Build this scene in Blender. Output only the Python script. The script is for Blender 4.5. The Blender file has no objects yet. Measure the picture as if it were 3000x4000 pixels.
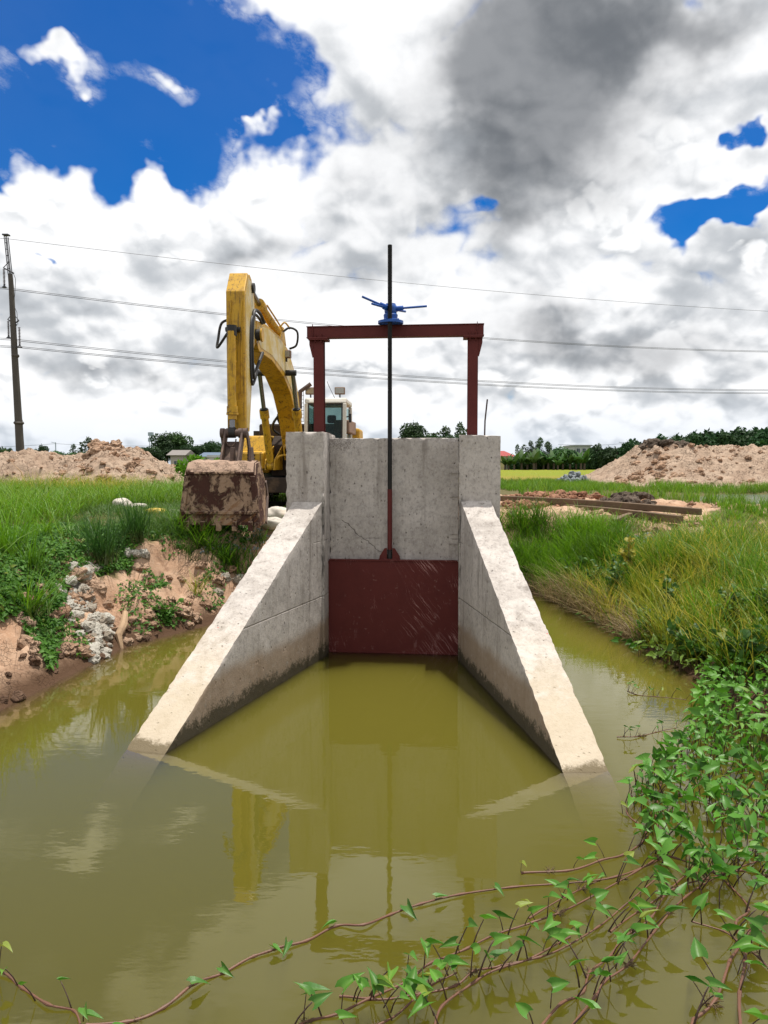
import bpy, bmesh, math, random
import numpy as np
from mathutils import Vector, Matrix
R = math.radians
rng = np.random.default_rng(7)
random.seed(7)
S = bpy.context.scene
COL = S.collection

# ------------------------------------------------------------------ camera
CAM_H, PITCH, F = 2.24, 3.53, 3000.0
cd = bpy.data.cameras.new('camera'); cam = bpy.data.objects.new('camera', cd); COL.objects.link(cam)
cam.location = (0, 0, CAM_H); cam.rotation_euler = (R(90 - PITCH), 0, 0)
cd.sensor_fit = 'HORIZONTAL'; cd.sensor_width = 36.0; cd.lens = 36.0
cd.clip_start = 0.05; cd.clip_end = 6000
S.camera = cam
S.render.resolution_x, S.render.resolution_y = 768, 1024
S.view_settings.view_transform = 'Standard'; S.view_settings.look = 'None'
S.view_settings.exposure = 0.25; S.view_settings.gamma = 1.0
S.render.engine = 'CYCLES'
cy = S.cycles
cy.use_denoising = True
cy.max_bounces = 8; cy.diffuse_bounces = 3; cy.glossy_bounces = 3; cy.transmission_bounces = 4
cy.transparent_max_bounces = 16; cy.volume_bounces = 2
cy.caustics_reflective = False; cy.caustics_refractive = False
cy.sample_clamp_indirect = 6.0

def ray(px, py):
    u, v = (px - 1500) / F, (2000 - py) / F
    c, s = math.cos(R(PITCH)), math.sin(R(PITCH))
    return Vector((u, c + v * s, -s + v * c))
def atY(px, py, Y):
    d = ray(px, py); return Vector((0, 0, CAM_H)) + d * (Y / d.y)
def atZ(px, py, z=0.0):
    d = ray(px, py); return Vector((0, 0, CAM_H)) + d * ((z - CAM_H) / d.z)

# ------------------------------------------------------------------ node expressions
class NT:
    def __init__(s, nt): s.nt = nt; s.N = nt.nodes; s.L = nt.links
    def put(s, sock, v):
        if isinstance(v, E): v = v.s
        if isinstance(v, bpy.types.NodeSocket): s.L.new(v, sock)
        elif v is not None:
            try: sock.default_value = v
            except Exception:
                sock.default_value = (v[0], v[1], v[2], 1.0)
    def node(s, t, **kw):
        n = s.N.new(t)
        for k, v in kw.items(): setattr(n, k, v)
        return n
    def math(s, op, a, b=None, c=None, clamp=False):
        n = s.node('ShaderNodeMath', operation=op, use_clamp=clamp)
        s.put(n.inputs[0], a)
        if b is not None: s.put(n.inputs[1], b)
        if c is not None: s.put(n.inputs[2], c)
        return E(s, n.outputs[0])
    def vmath(s, op, a, b=None, scale=None):
        n = s.node('ShaderNodeVectorMath', operation=op)
        s.put(n.inputs[0], a)
        if b is not None: s.put(n.inputs[1], b)
        if scale is not None: s.put(n.inputs['Scale'], scale)
        return E(s, n.outputs['Value'] if op in ('LENGTH', 'DOT_PRODUCT') else n.outputs[0])
    def sep(s, v):
        n = s.node('ShaderNodeSeparateXYZ'); s.put(n.inputs[0], v); return [E(s, o) for o in n.outputs]
    def comb(s, x, y, z):
        n = s.node('ShaderNodeCombineXYZ')
        for i, v in enumerate((x, y, z)): s.put(n.inputs[i], v)
        return E(s, n.outputs[0])
    def noise(s, vec, scale=1.0, detail=4, rough=0.5, col=False, dist=0.0, dim='3D'):
        n = s.node('ShaderNodeTexNoise', noise_dimensions=dim); s.put(n.inputs['Vector'], vec); s.put(n.inputs['Scale'], scale)
        s.put(n.inputs['Detail'], detail); s.put(n.inputs['Roughness'], rough); s.put(n.inputs['Distortion'], dist)
        return E(s, n.outputs['Color' if col else 'Fac'])
    def vor(s, vec, scale=1.0, detail=0.0, rough=0.5, feature='F1', out='Distance', smooth=None, rnd=1.0, dim='3D'):
        n = s.node('ShaderNodeTexVoronoi', feature=feature, voronoi_dimensions=dim); s.put(n.inputs['Vector'], vec); s.put(n.inputs['Scale'], scale)
        if 'Detail' in n.inputs: s.put(n.inputs['Detail'], detail); s.put(n.inputs['Roughness'], rough)
        if smooth is not None: s.put(n.inputs['Smoothness'], smooth)
        s.put(n.inputs['Randomness'], rnd)
        return E(s, n.outputs[out])
    def mix(s, f, a, b):
        n = s.node('ShaderNodeMix', data_type='RGBA'); s.put(n.inputs[0], f); s.put(n.inputs[6], col4(a)); s.put(n.inputs[7], col4(b))
        return E(s, n.outputs[2])
    def smooth(s, x, a, b, lo=0.0, hi=1.0):
        n = s.node('ShaderNodeMapRange', interpolation_type='SMOOTHSTEP'); s.put(n.inputs[0], x)
        for i, v in enumerate((a, b, lo, hi)): s.put(n.inputs[1 + i], v)
        return E(s, n.outputs[0])
    def lin(s, x, a, b, lo=0.0, hi=1.0):
        n = s.node('ShaderNodeMapRange'); s.put(n.inputs[0], x)
        for i, v in enumerate((a, b, lo, hi)): s.put(n.inputs[1 + i], v)
        return E(s, n.outputs[0])
    def coord(s, w='Object'):
        return E(s, s.node('ShaderNodeTexCoord').outputs[w])
    def pos(s): return E(s, s.node('ShaderNodeNewGeometry').outputs['Position'])
    def nrm(s): return E(s, s.node('ShaderNodeNewGeometry').outputs['Normal'])
    def attr(s, name, out='Color'):
        n = s.node('ShaderNodeAttribute'); n.attribute_name = name; return E(s, n.outputs[out])
    def objrand(s): return E(s, s.node('ShaderNodeObjectInfo').outputs['Random'])
    def bump(s, h, strength=0.5, dist=0.02):
        n = s.node('ShaderNodeBump'); s.put(n.inputs['Height'], h); s.put(n.inputs['Strength'], strength); s.put(n.inputs['Distance'], dist)
        return E(s, n.outputs[0])
def col4(c):
    return (c[0], c[1], c[2], 1.0) if isinstance(c, tuple) else c
class E:
    def __init__(s, t, sock): s.t = t; s.s = sock
    def __add__(s, o): return s.t.math('ADD', s, o)
    __radd__ = __add__
    def __sub__(s, o): return s.t.math('SUBTRACT', s, o)
    def __rsub__(s, o): return s.t.math('SUBTRACT', o, s)
    def __mul__(s, o): return s.t.math('MULTIPLY', s, o)
    __rmul__ = __mul__
    def __truediv__(s, o): return s.t.math('DIVIDE', s, o)
    def __rtruediv__(s, o): return s.t.math('DIVIDE', o, s)
    def clamp(s): return s.t.math('ADD', s, 0.0, clamp=True)
    def pw(s, p): return s.t.math('POWER', s, p)

# ------------------------------------------------------------------ sun and sky
SUN_DIR = Vector((0.15, 0.14, 0.97)).normalized()          # towards the sun: high, a little behind the gate, right
SUN_EL = math.asin(SUN_DIR.z); SUN_AZ = math.atan2(SUN_DIR.x, SUN_DIR.y)
sl = bpy.data.lights.new('sun', 'SUN'); sun = bpy.data.objects.new('sun', sl); COL.objects.link(sun)
sl.energy = 4.2; sl.angle = R(0.6); sl.color = (1.0, 0.95, 0.87)
sun.rotation_euler = (-SUN_DIR).to_track_quat('-Z', 'Y').to_euler(); sun.location = (10, -5, 40)

def build_world():
    w = bpy.data.worlds.new('World'); S.world = w; w.use_nodes = True
    w.node_tree.nodes.clear(); T = NT(w.node_tree)
    D = T.coord('Generated'); dx, dy, dz = T.sep(D)
    sky = T.node('ShaderNodeTexSky', sky_type='NISHITA'); sky.sun_disc = False
    sky.sun_elevation = SUN_EL; sky.sun_rotation = SUN_AZ; sky.air_density = 1.0; sky.dust_density = 0.6; sky.ozone_density = 2.5
    az = T.math('ARCTAN2', dx, dy); el = T.math('ARCSINE', T.math('MINIMUM', T.math('MAXIMUM', dz, -1.0), 1.0))
    # organic warp of the direction used to place the big cloud masses
    wv = T.noise(D, 4.0, 3, 0.62, col=True); wx, wy, wz = T.sep(wv)
    wv2 = T.noise(D, 17.0, 3, 0.6, col=True); vx, vy, vz = T.sep(wv2)
    azw = az + (wx - 0.5) * 0.26 + (vx - 0.5) * 0.08
    elw = el + (wy - 0.5) * 0.22 + (vy - 0.5) * 0.07
    def lobe(px, py, rx, ry, amp):
        d = ray(px, py).normalized(); a0 = math.atan2(d.x, d.y); e0 = math.asin(d.z)
        a = (azw - a0) / (rx / F); e = (elw - e0) / (ry / F)
        return T.math('EXPONENT', (a * a + e * e) * -1.0) * amp
    def lobes(L):
        r = None
        for l in L: r = lobe(*l) if r is None else r + lobe(*l)
        return r
    cover = lobes([(330, 100, 700, 270, -1.15), (640, 640, 300, 190, -1.0), (980, 400, 270, 260, -1.05), (120, 450, 260, 130, -.75),
                   (160, 250, 250, 85, .95), (770, 345, 210, 80, 1.0), (1090, 470, 75, 40, .55), (690, 720, 110, 90, .55),
                   (2890, 750, 190, 65, -1.2), (2990, 400, 70, 60, -1.0), (1900, 740, 60, 40, -.5), (2680, 1190, 150, 110, .7), (2440, 330, 170, 150, .6), (2680, 20, 120, 80, .5), (2610, 560, 160, 120, .2), (200, 985, 60, 25, -.8),
                   (700, 1690, 700, 60, -.25), (330, 930, 330, 330, .35), (1060, 640, 190, 130, .4)])
    dark = lobes([(2150, 360, 470, 430, 1.15), (1950, 120, 260, 220, .5), (2350, 40, 260, 160, .45), (2850, 40, 260, 120, .75), (2380, 1330, 600, 110, .85), (1420, 560, 230, 260, .4),
                  (1500, 1000, 500, 200, .35), (560, 1470, 330, 60, .55), (1010, 1000, 130, 60, .55), (80, 1330, 260, 120, .45), (2750, 1050, 260, 160, .35),
                  (350, 1650, 420, 60, .3), (2000, 850, 120, 110, .4)])
    lit = lobes([(300, 750, 420, 260, .8), (1040, 640, 200, 140, .8), (2560, 560, 330, 260, .45), (1650, 220, 260, 260, .3), (330, 1560, 420, 110, .6),
                 (1700, 1520, 420, 110, .6), (2450, 1560, 420, 90, .5), (950, 860, 450, 130, .5), (2500, 900, 300, 120, .4)])
    # cloud density: rounded billows over turbulence, smaller and flatter towards the horizon
    def density(ox, oz, det, vdet, shift=0.0, sc=1.0):
        k = 1.0 / (T.math('MAXIMUM', dz + oz, 0.0) + 0.62)
        q = T.comb((dx + ox) * k * sc + shift, dy * k * sc + shift * 0.7, 0.0)
        fb = T.noise(q, 3.3, det, 0.56, dim='2D')
        wq = T.vmath('ADD', q, T.vmath('SCALE', T.noise(q, 7.0, 2, 0.6, col=True, dim='2D'), scale=0.08))
        vo = T.vor(wq, 6.2, vdet, 0.55, dim='2D')
        return fb * 1.0 + (0.62 - vo) * 0.46
    n0 = density(0.0, 0.0, 9, 3.0); n1 = density(0.010, 0.045, 3, 1.0); n2 = density(0.003, 0.011, 7, 2.0); nl = density(0.0, 0.0, 2, 0.0)
    lowfill = T.smooth(el, 0.0, 0.16, 0.30, 0.0)
    d = n0 + cover * 0.80 + lowfill
    wisp = T.smooth(d, -0.30, 0.06) * T.smooth(T.noise(T.comb(dx * 9.0 + dz * 4.0, dz * 13.0, 0.0), 1.0, 7, 0.66, dim='2D'), 0.46, 0.70) * 0.55
    alpha = T.math('MAXIMUM', T.math('MAXIMUM', T.smooth(d, -0.05, 0.19), wisp), T.noise(T.comb(dx * 3.0, dz * 4.0, 0.0), 1.0, 4, 0.6, dim='2D') * 0.035)
    big = T.noise(T.comb(dx * 2.6, dy * 1.0, dz * 7.0), 1.5, 3, 0.5)
    fbs = T.noise(T.comb(dx * 5.0, dz * 7.0, dy), 1.0, 6, 0.6)
    rim = T.smooth(d, 0.0, 0.42, 0.17, 0.0)                       # thin sunlit edges stay white
    shade = (0.71 + (nl - n1) * 1.0 + (n0 - n2) * 1.7 + (big - 0.5) * 0.65 + rim + lit * 0.28 - dark * 0.12).clamp()
    c1 = T.mix(T.smooth(shade, 0.0, 0.42), (0.27, 0.285, 0.305), (0.47, 0.495, 0.525))
    cloud = T.mix(T.smooth(shade, 0.36, 0.98), c1, (0.90, 0.905, 0.915))
    # nearer cumulus heads: crisp lit tops that melt into the layer behind at their base
    b0 = density(0.0, 0.0, 9, 3.5, 5.3, 1.35); b1 = density(0.004, 0.016, 7, 2.5, 5.3, 1.35); b2 = density(0.012, 0.055, 2, 0.0, 5.3, 1.35); bl = density(0.0, 0.0, 2, 0.0, 5.3, 1.35)
    db = b0 - 0.50 + lit * 0.22 - dark * 0.20 + T.math('MINIMUM', cover, 0.0) * 0.6
    ba = 0.8 * T.smooth(db, 0.0, 0.14) * T.smooth((bl - b2) + (b0 - b1) * 0.6, -0.16, 0.10)
    bs = (0.60 + (b0 - b1) * 3.4 + (bl - b2) * 1.5).clamp()
    cloud = T.mix(ba, cloud, T.mix(T.smooth(bs, 0.1, 0.9), (0.52, 0.545, 0.575), (0.93, 0.935, 0.94)))
    storm = T.smooth(dark * 0.85 + (fbs - 0.5) * 0.9, 0.18, 1.05)
    cloud = T.vmath('MULTIPLY', cloud, T.mix(storm, (1.0, 1.0, 1.0), (0.30, 0.31, 0.325)))
    # a pale band of distant air low over the fields
    low = T.smooth(el, 0.0, 0.10, 1.0, 0.0)
    cloud = T.mix(low * 0.45, cloud, (0.55, 0.64, 0.76))
    hs = T.node('ShaderNodeHueSaturation'); T.put(hs.inputs['Saturation'], 1.7); T.put(hs.inputs['Value'], 0.86); T.put(hs.inputs['Color'], E(T, sky.outputs[0]))
    blue = T.vmath('ADD', T.vmath('MULTIPLY', E(T, hs.outputs[0]), (0.70, 0.84, 1.08)), (0.06, 0.02, 0.0))
    c10 = T.vmath('SCALE', cloud, scale=10.0)
    colr = T.mix(alpha, blue, c10)
    bg = T.node('ShaderNodeBackground'); T.put(bg.inputs[0], colr); bg.inputs[1].default_value = 0.1
    out = T.node('ShaderNodeOutputWorld'); T.L.new(bg.outputs[0], out.inputs[0])
    w.cycles.sampling_method = 'MANUAL'; w.cycles.sample_map_resolution = 512
build_world()

# ------------------------------------------------------------------ tagging and mesh helpers
def tag(o, label=None, cat=None, group=None, kind=None):
    if label: o['label'] = label
    if cat: o['category'] = cat
    if group: o['group'] = group
    if kind: o['kind'] = kind
    return o
def empty(name, loc, label=None, cat=None, group=None):
    o = bpy.data.objects.new(name, None); COL.objects.link(o); o.location = loc; o.empty_display_size = .2
    return tag(o, label, cat, group)
def root_loc(p):
    v = Vector((0, 0, 0))
    while p is not None: v = v + Vector(p.location); p = p.parent
    return v
def link_mesh(name, me, mat=None, parent=None):
    o = bpy.data.objects.new(name, me); COL.objects.link(o)
    if mat is not None: me.materials.append(mat)
    if parent is not None: o.parent = parent
    return o
def np_mesh(name, V, FL, tint=None, mat=None, parent=None, smooth=False, extra=None):
    """V (n,3); FL list of (m,k) index arrays of equal corner count"""
    V = np.asarray(V, dtype=np.float32)
    me = bpy.data.meshes.new(name); me.vertices.add(len(V)); me.vertices.foreach_set('co', V.ravel())
    loops = np.concatenate([f.ravel() for f in FL]).astype(np.int32)
    tot = np.concatenate([np.full(len(f), f.shape[1]) for f in FL]).astype(np.int32)
    start = np.concatenate([[0], np.cumsum(tot)[:-1]]).astype(np.int32)
    me.loops.add(len(loops)); me.loops.foreach_set('vertex_index', loops)
    me.polygons.add(len(tot)); me.polygons.foreach_set('loop_start', start)
    me.update(calc_edges=True)
    if smooth: me.polygons.foreach_set('use_smooth', np.ones(len(tot), dtype=bool))
    if tint is not None:
        a = me.attributes.new('tint', 'FLOAT_COLOR', 'POINT')
        t4 = np.ones((len(V), 4), dtype=np.float32); t4[:, :tint.shape[1]] = tint
        a.data.foreach_set('color', t4.ravel())
    me.validate(verbose=False)
    return link_mesh(name, me, mat, parent)

class MB:
    """collects shapes in world space and links them as one mesh object"""
    def __init__(s): s.v = []; s.f = []
    def add(s, vs, fs):
        b = len(s.v); s.v += [Vector(v) for v in vs]; s.f += [[i + b for i in f] for f in fs]; return s
    def hexa(s, p):   # 8 points: bottom ring 0-3, top ring 4-7
        return s.add(p, [(3, 2, 1, 0), (4, 5, 6, 7), (0, 1, 5, 4), (1, 2, 6, 5), (2, 3, 7, 6), (3, 0, 4, 7)])
    def box(s, c, size, M=None):
        c = Vector(c); h = Vector(size) * .5
        p = [Vector((sx * h.x, sy * h.y, sz * h.z)) for sz in (-1, 1) for sx, sy in ((-1, -1), (1, -1), (1, 1), (-1, 1))]
        if M is not None: p = [M @ q for q in p]
        return s.hexa([c + q for q in p])
    def prism(s, poly, A, B):   # poly of points (a,b); A(p) and B(p) map to the two end faces
        n = len(poly); vs = [A(p) for p in poly] + [B(p) for p in poly]
        return s.add(vs, [list(range(n))[::-1], list(range(n, 2 * n))] + [(i, (i + 1) % n, n + (i + 1) % n, n + i) for i in range(n)])
    def tube(s, pts, r, seg=10, caps=True):
        pts = [Vector(p) for p in pts]; n = len(pts); rr = r if isinstance(r, (list, tuple)) else [r] * n
        up = None; rings = []
        for i, p in enumerate(pts):
            t = (pts[min(i + 1, n - 1)] - pts[max(i - 1, 0)]).normalized()
            if up is None: up = t.orthogonal().normalized()
            else:
                up = up - t * up.dot(t)
                up = up.normalized() if up.length > 1e-6 else t.orthogonal().normalized()
            b = t.cross(up)
            rings.append([p + (up * math.cos(2 * math.pi * k / seg) + b * math.sin(2 * math.pi * k / seg)) * rr[i] for k in range(seg)])
        fs = [(i * seg + k, i * seg + (k + 1) % seg, (i + 1) * seg + (k + 1) % seg, (i + 1) * seg + k) for i in range(n - 1) for k in range(seg)]
        if caps: fs += [list(range(seg))[::-1], list(range((n - 1) * seg, n * seg))]
        return s.add([v for r_ in rings for v in r_], fs)
    def lathe(s, c, prof, seg=20, axis=Vector((0, 0, 1))):
        c = Vector(c); return s.tube_prof(c, prof, seg, axis)
    def tube_prof(s, c, prof, seg, axis):
        a = axis.normalized(); u = a.orthogonal().normalized(); w = a.cross(u); n = len(prof)
        vs = [c + a * z + (u * math.cos(2 * math.pi * k / seg) + w * math.sin(2 * math.pi * k / seg)) * r for r, z in prof for k in range(seg)]
        fs = [(i * seg + k, i * seg + (k + 1) % seg, (i + 1) * seg + (k + 1) % seg, (i + 1) * seg + k) for i in range(n - 1) for k in range(seg)]
        fs += [list(range(seg))[::-1], list(range((n - 1) * seg, n * seg))]
        return s.add(vs, fs)
    def build(s, name, mat, parent=None, bevel=0.0, smooth=False, label=None, seg=2):
        o0 = root_loc(parent)
        me = bpy.data.meshes.new(name); me.from_pydata([v - o0 for v in s.v], [], s.f); me.validate()
        bm = bmesh.new(); bm.from_mesh(me); bmesh.ops.recalc_face_normals(bm, faces=bm.faces); bm.to_mesh(me); bm.free()
        o = link_mesh(name, me, mat, parent)
        if smooth:
            for p in me.polygons: p.use_smooth = True
            try: me.set_sharp_from_angle(angle=R(38))
            except Exception: pass
        if bevel:
            m = o.modifiers.new('bevel', 'BEVEL'); m.width = bevel; m.segments = seg; m.limit_method = 'ANGLE'; m.angle_limit = R(30)
        if label: o['label'] = label
        return o
def copy_tree(o, parent=None):
    c = o.copy(); COL.objects.link(c); c.parent = parent
    for ch in o.children: copy_tree(ch, c)
    return c

# vectorised gradient noise for shaping ground, mounds and clods
_perm = np.random.default_rng(3).permutation(512)
def _h(ix, iy, iz): return _perm[(_perm[(_perm[ix & 511] + iy) & 511] + iz) & 511]
def vnoise(x, y, z=0.0):
    x = np.asarray(x, float); y = np.asarray(y, float); z = np.zeros_like(x) + z
    ix, iy, iz = np.floor(x).astype(int), np.floor(y).astype(int), np.floor(z).astype(int)
    fx, fy, fz = x - ix, y - iy, z - iz
    sx, sy, sz = [f * f * f * (f * (f * 6 - 15) + 10) for f in (fx, fy, fz)]
    r = 0
    for cx in (0, 1):
        for cyy in (0, 1):
            for cz in (0, 1):
                w = (sx if cx else 1 - sx) * (sy if cyy else 1 - sy) * (sz if cz else 1 - sz)
                r = r + w * _h(ix + cx, iy + cyy, iz + cz)
    return r / 255.5 - 1.0
def fbm(x, y, z=0.0, oct=4, rough=.5):
    r = 0; a = 1.0; n = 0; f = 1.0
    for i in range(oct):
        r = r + a * vnoise(x * f + 17.3 * i, y * f - 9.1 * i, z * f + 5.7 * i); n += a; a *= rough; f *= 2.03
    return r / n
def billow(x, y, z=0.0, oct=4, rough=.55):
    r = 0; a = 1.0; n = 0; f = 1.0
    for i in range(oct):
        r = r + a * np.abs(vnoise(x * f + 11.3 * i, y * f - 3.1 * i, z * f + 2.7 * i)); n += a; a *= rough; f *= 2.07
    return r / n
def sstep(x, a, b):
    t = np.clip((x - a) / (b - a), 0, 1); return t * t * (3 - 2 * t)

# ------------------------------------------------------------------ materials
def mat(name):
    m = bpy.data.materials.new(name); m.use_nodes = True; m.node_tree.nodes.clear(); return m, NT(m.node_tree)
def finish(T, color, rough=0.8, metal=0.0, normal=None, spec=0.4, trans=None, transcol=None):
    b = T.node('ShaderNodeBsdfPrincipled'); T.put(b.inputs['Base Color'], col4(color)); T.put(b.inputs['Roughness'], rough)
    T.put(b.inputs['Metallic'], metal); T.put(b.inputs['Specular IOR Level'], spec)
    if normal is not None: T.put(b.inputs['Normal'], normal)
    out = T.node('ShaderNodeOutputMaterial')
    if trans:
        t = T.node('ShaderNodeBsdfTranslucent'); T.put(t.inputs[0], col4(transcol if transcol is not None else color))
        mx = T.node('ShaderNodeMixShader'); mx.inputs[0].default_value = trans
        T.L.new(b.outputs[0], mx.inputs[1]); T.L.new(t.outputs[0], mx.inputs[2]); T.L.new(mx.outputs[0], out.inputs[0])
    else: T.L.new(b.outputs[0], out.inputs[0])
    return b

def m_plain(name, c, rough=.6, metal=0.0, var=.25, scale=9.0, bump=.0, dirt=None, dirt_amt=.5):
    m, T = mat(name); p = T.coord('Object')
    n = T.noise(p, scale, 5, .6)
    c1 = tuple(x * (1 - var) for x in c); c2 = tuple(x * (1 + var) for x in c)
    col = T.mix(n, c1, c2)
    if dirt:
        n2 = T.noise(p, scale * .45, 6, .68)
        col = T.mix(T.smooth(n2, .5, .68) * dirt_amt, col, dirt)
    nr = T.bump(T.noise(p, scale * 6, 4, .6), bump, .01) if bump else None
    finish(T, col, rough, metal, nr); return m

def m_concrete():
    m, T = mat('weathered_concrete'); p = T.pos(); x, y, z = T.sep(p)
    n1 = T.noise(p, 1.6, 6, .6); n2 = T.noise(p, 14.0, 5, .65); n3 = T.noise(p, 75.0, 3, .6)
    col = T.mix(T.smooth(n1, .3, .7), (.41, .37, .335), (.56, .51, .47))
    col = T.mix(T.smooth(n2, .42, .75) * .6, col, (.25, .22, .205))
    col = T.mix(T.smooth(n3, .58, .72) * .35, col, (.62, .59, .56))
    sp = T.noise(T.vmath('MULTIPLY', p, (1.0, 1.0, .7)), 42.0, 4, .7)
    col = T.mix(T.smooth(sp, .54, .66) * .5, col, (.19, .165, .15)); col = T.mix(T.smooth(sp, .44, .36) * .35, col, (.60, .57, .54))
    st = T.noise(T.vmath('MULTIPLY', p, (7.0, 7.0, .55)), 1.0, 5, .6)          # vertical runs
    col = T.mix(T.smooth(st, .52, .72) * .7, col, (.20, .172, .15))
    col = T.mix(T.smooth(T.noise(T.vmath('MULTIPLY', p, (12.0, 12.0, 1.4)), 1.0, 4, .6), .6, .75) * .45, col, (.60, .575, .55))
    # pores and chips
    wob = T.vmath('ADD', T.vmath('MULTIPLY', p, (1.0, 1.0, .62)), T.vmath('SCALE', T.noise(p, 9.0, 2, .5, col=True), scale=.05))
    pv = T.vor(wob, 21.0); pr = T.vor(wob, 21.0, out='Color'); px, py_, pz = T.sep(pr)
    pore = T.smooth(pv, .10, .24, 1.0, 0.0) * T.smooth(px, .72, .78)
    pv2 = T.vor(wob, 6.2); pr2 = T.vor(wob, 6.2, out='Color'); qx, qy, qz = T.sep(pr2)
    pore2 = T.smooth(pv2 + (n2 - .5) * .16, .03, .10, 1.0, 0.0) * T.smooth(qx, .80, .84)
    pores = T.math('MAXIMUM', pore * .75, pore2)
    col = T.mix(pores * .85, col, (.075, .065, .058))
    # tide marks: dry silt, brown mud line, algae at the water's edge
    wz = z + (n1 - .5) * .22 + (n2 - .5) * .10
    slope = T.sep(T.nrm())[2]
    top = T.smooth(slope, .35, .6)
    col = T.mix(top * T.smooth(wz, .95, .25) * .75, col, (.49, .405, .285))
    col = T.mix((1.0 - top) * T.smooth(wz, .50, .34) * T.smooth(n2, .1, .45) * .75, col, (.27, .185, .115))
    col = T.mix((1.0 - top) * T.smooth(wz + (n2 - .5) * .20 + (n3 - .5) * .18, .17, .08) * .88, col, (.034, .030, .014))
    col = T.mix(top * T.smooth(wz + (n3 - .5) * .05, .06, .02) * .85, col, (.10, .075, .035))
    # tops whitened in patches, sunlight put into the colour; red paint flecks
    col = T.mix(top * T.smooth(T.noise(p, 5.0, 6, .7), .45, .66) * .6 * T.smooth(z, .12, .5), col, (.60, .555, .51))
    fl = T.vor(p, 11.0); fr = T.sep(T.vor(p, 11.0, out='Color'))[0]
    col = T.mix(top * T.smooth(fl, .05, .09, 1.0, 0.0) * T.smooth(fr, .93, .94), col, (.55, .12, .10))
    side = 1.0 - top
    j = T.math('ABSOLUTE', z - .72 + (n2 - .5) * .012); joint = T.smooth(j, .0, .011, 1.0, 0.0) * side * T.smooth(T.noise(p, 1.3, 2, .5), .36, .5)
    j2 = T.math('ABSOLUTE', z - 1.36 + (n2 - .5) * .012); joint = T.math('MAXIMUM', joint, T.smooth(j2, .0, .008, 1.0, 0.0) * side * T.smooth(T.noise(p, 1.7, 2, .5), .5, .6))
    tt = (x + .50) / .47; ck = T.math('ABSOLUTE', z - 1.56 + tt * .37 + (T.noise(p, 6.0, 4, .65) - .5) * .16)
    crack = T.smooth(ck, .002, .012, 1.0, 0.0) * T.smooth(tt, -.05, .02) * T.smooth(tt, .98, 1.05, 1.0, 0.0) * T.smooth(y, 8.95, 9.0) * T.smooth(z, 1.75, 1.7, 0.0, 1.0)
    brk = T.smooth(x + (n1 - .5) * .5, -.15, -.35) * T.smooth(z + (n2 - .5) * .2, 2.36, 2.46) * T.smooth(y, 9.0, 9.05)
    for gx, gy in ((-.70, 8.815), (.855, 8.66)):
        dd = T.math('SQRT', (x - gx) * (x - gx) + (y - gy) * (y - gy)); stn = T.smooth(dd, .10, .02) * T.smooth(T.noise(T.vmath('MULTIPLY', p, (6.0, 6.0, 1.6)), 1.0, 5, .65), .47, .60) * T.smooth(z, .7, 1.1) * T.smooth(z, 1.95, 1.8)
        col = T.mix(stn * .85, col, (.05, .045, .04))
    col = T.mix(T.math('MAXIMUM', joint * .55, crack * .6), col, (.10, .085, .075))
    col = T.mix(brk * T.smooth(n3, .4, .62) * .7, col, (.16, .135, .12))
    pores = T.math('MAXIMUM', T.math('MAXIMUM', pores, crack), T.math('MAXIMUM', joint * .6, brk * T.noise(p, 22.0, 4, .7)))
    h = n2 * .6 + n3 * .35 - pores * 1.6 + T.noise(p, 30.0, 4, .7) * top * .7
    finish(T, col, .88, 0, T.bump(h, .55, .012), .25); return m

def m_steel_red(name, scratch=True):
    m, T = mat(name); p = T.coord('Object'); x, y, z = T.sep(p)
    n = T.noise(p, 6.0, 6, .65); n2 = T.noise(p, 30.0, 4, .6)
    col = T.mix(n, (.078, .013, .012), (.13, .025, .021))
    if scratch:
        q = T.comb(x * .8 + z * .62, y, z * .8 - x * .62)                    # long diagonal score marks from the edge
        qx, qy, qz = T.sep(q)
        w = T.noise(T.comb(qx * 16.0 + (n - .5) * 1.2, 0.0, qz * .55), 1.6, 2, .5)
        reg = T.smooth(T.noise(p, 2.1, 2, .5), .46, .62) * T.smooth(x, -.05, .25)
        lines = T.smooth(T.math('ABSOLUTE', w - .5), .0, .022, 1.0, 0.0) * reg
        w2 = T.noise(T.comb(x * 14.0 + z * 4.0, 0.0, z * 1.6), 2.2, 2, .5)
        lines2 = T.smooth(T.math('ABSOLUTE', w2 - .47), .0, .016, 1.0, 0.0) * T.smooth(T.noise(p, 3.3, 3, .6), .54, .68)
        col = T.mix(T.math('MAXIMUM', lines * .75, lines2 * .6), col, (.50, .27, .25))
        sp = T.smooth(T.noise(p, 11.0, 6, .7), .60, .72)
        col = T.mix(sp * .42, col, (.34, .20, .18))
        col = T.mix(T.smooth(T.noise(T.comb(x * 3.0, y, z * 1.2), 2.0, 5, .7), .62, .75) * .3, col, (.36, .20, .19))
    col = T.mix(T.smooth(n2, .6, .75) * .25, col, (.03, .012, .012))
    finish(T, col, .6, .0, T.bump(n2, .15, .004), .22); return m

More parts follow.
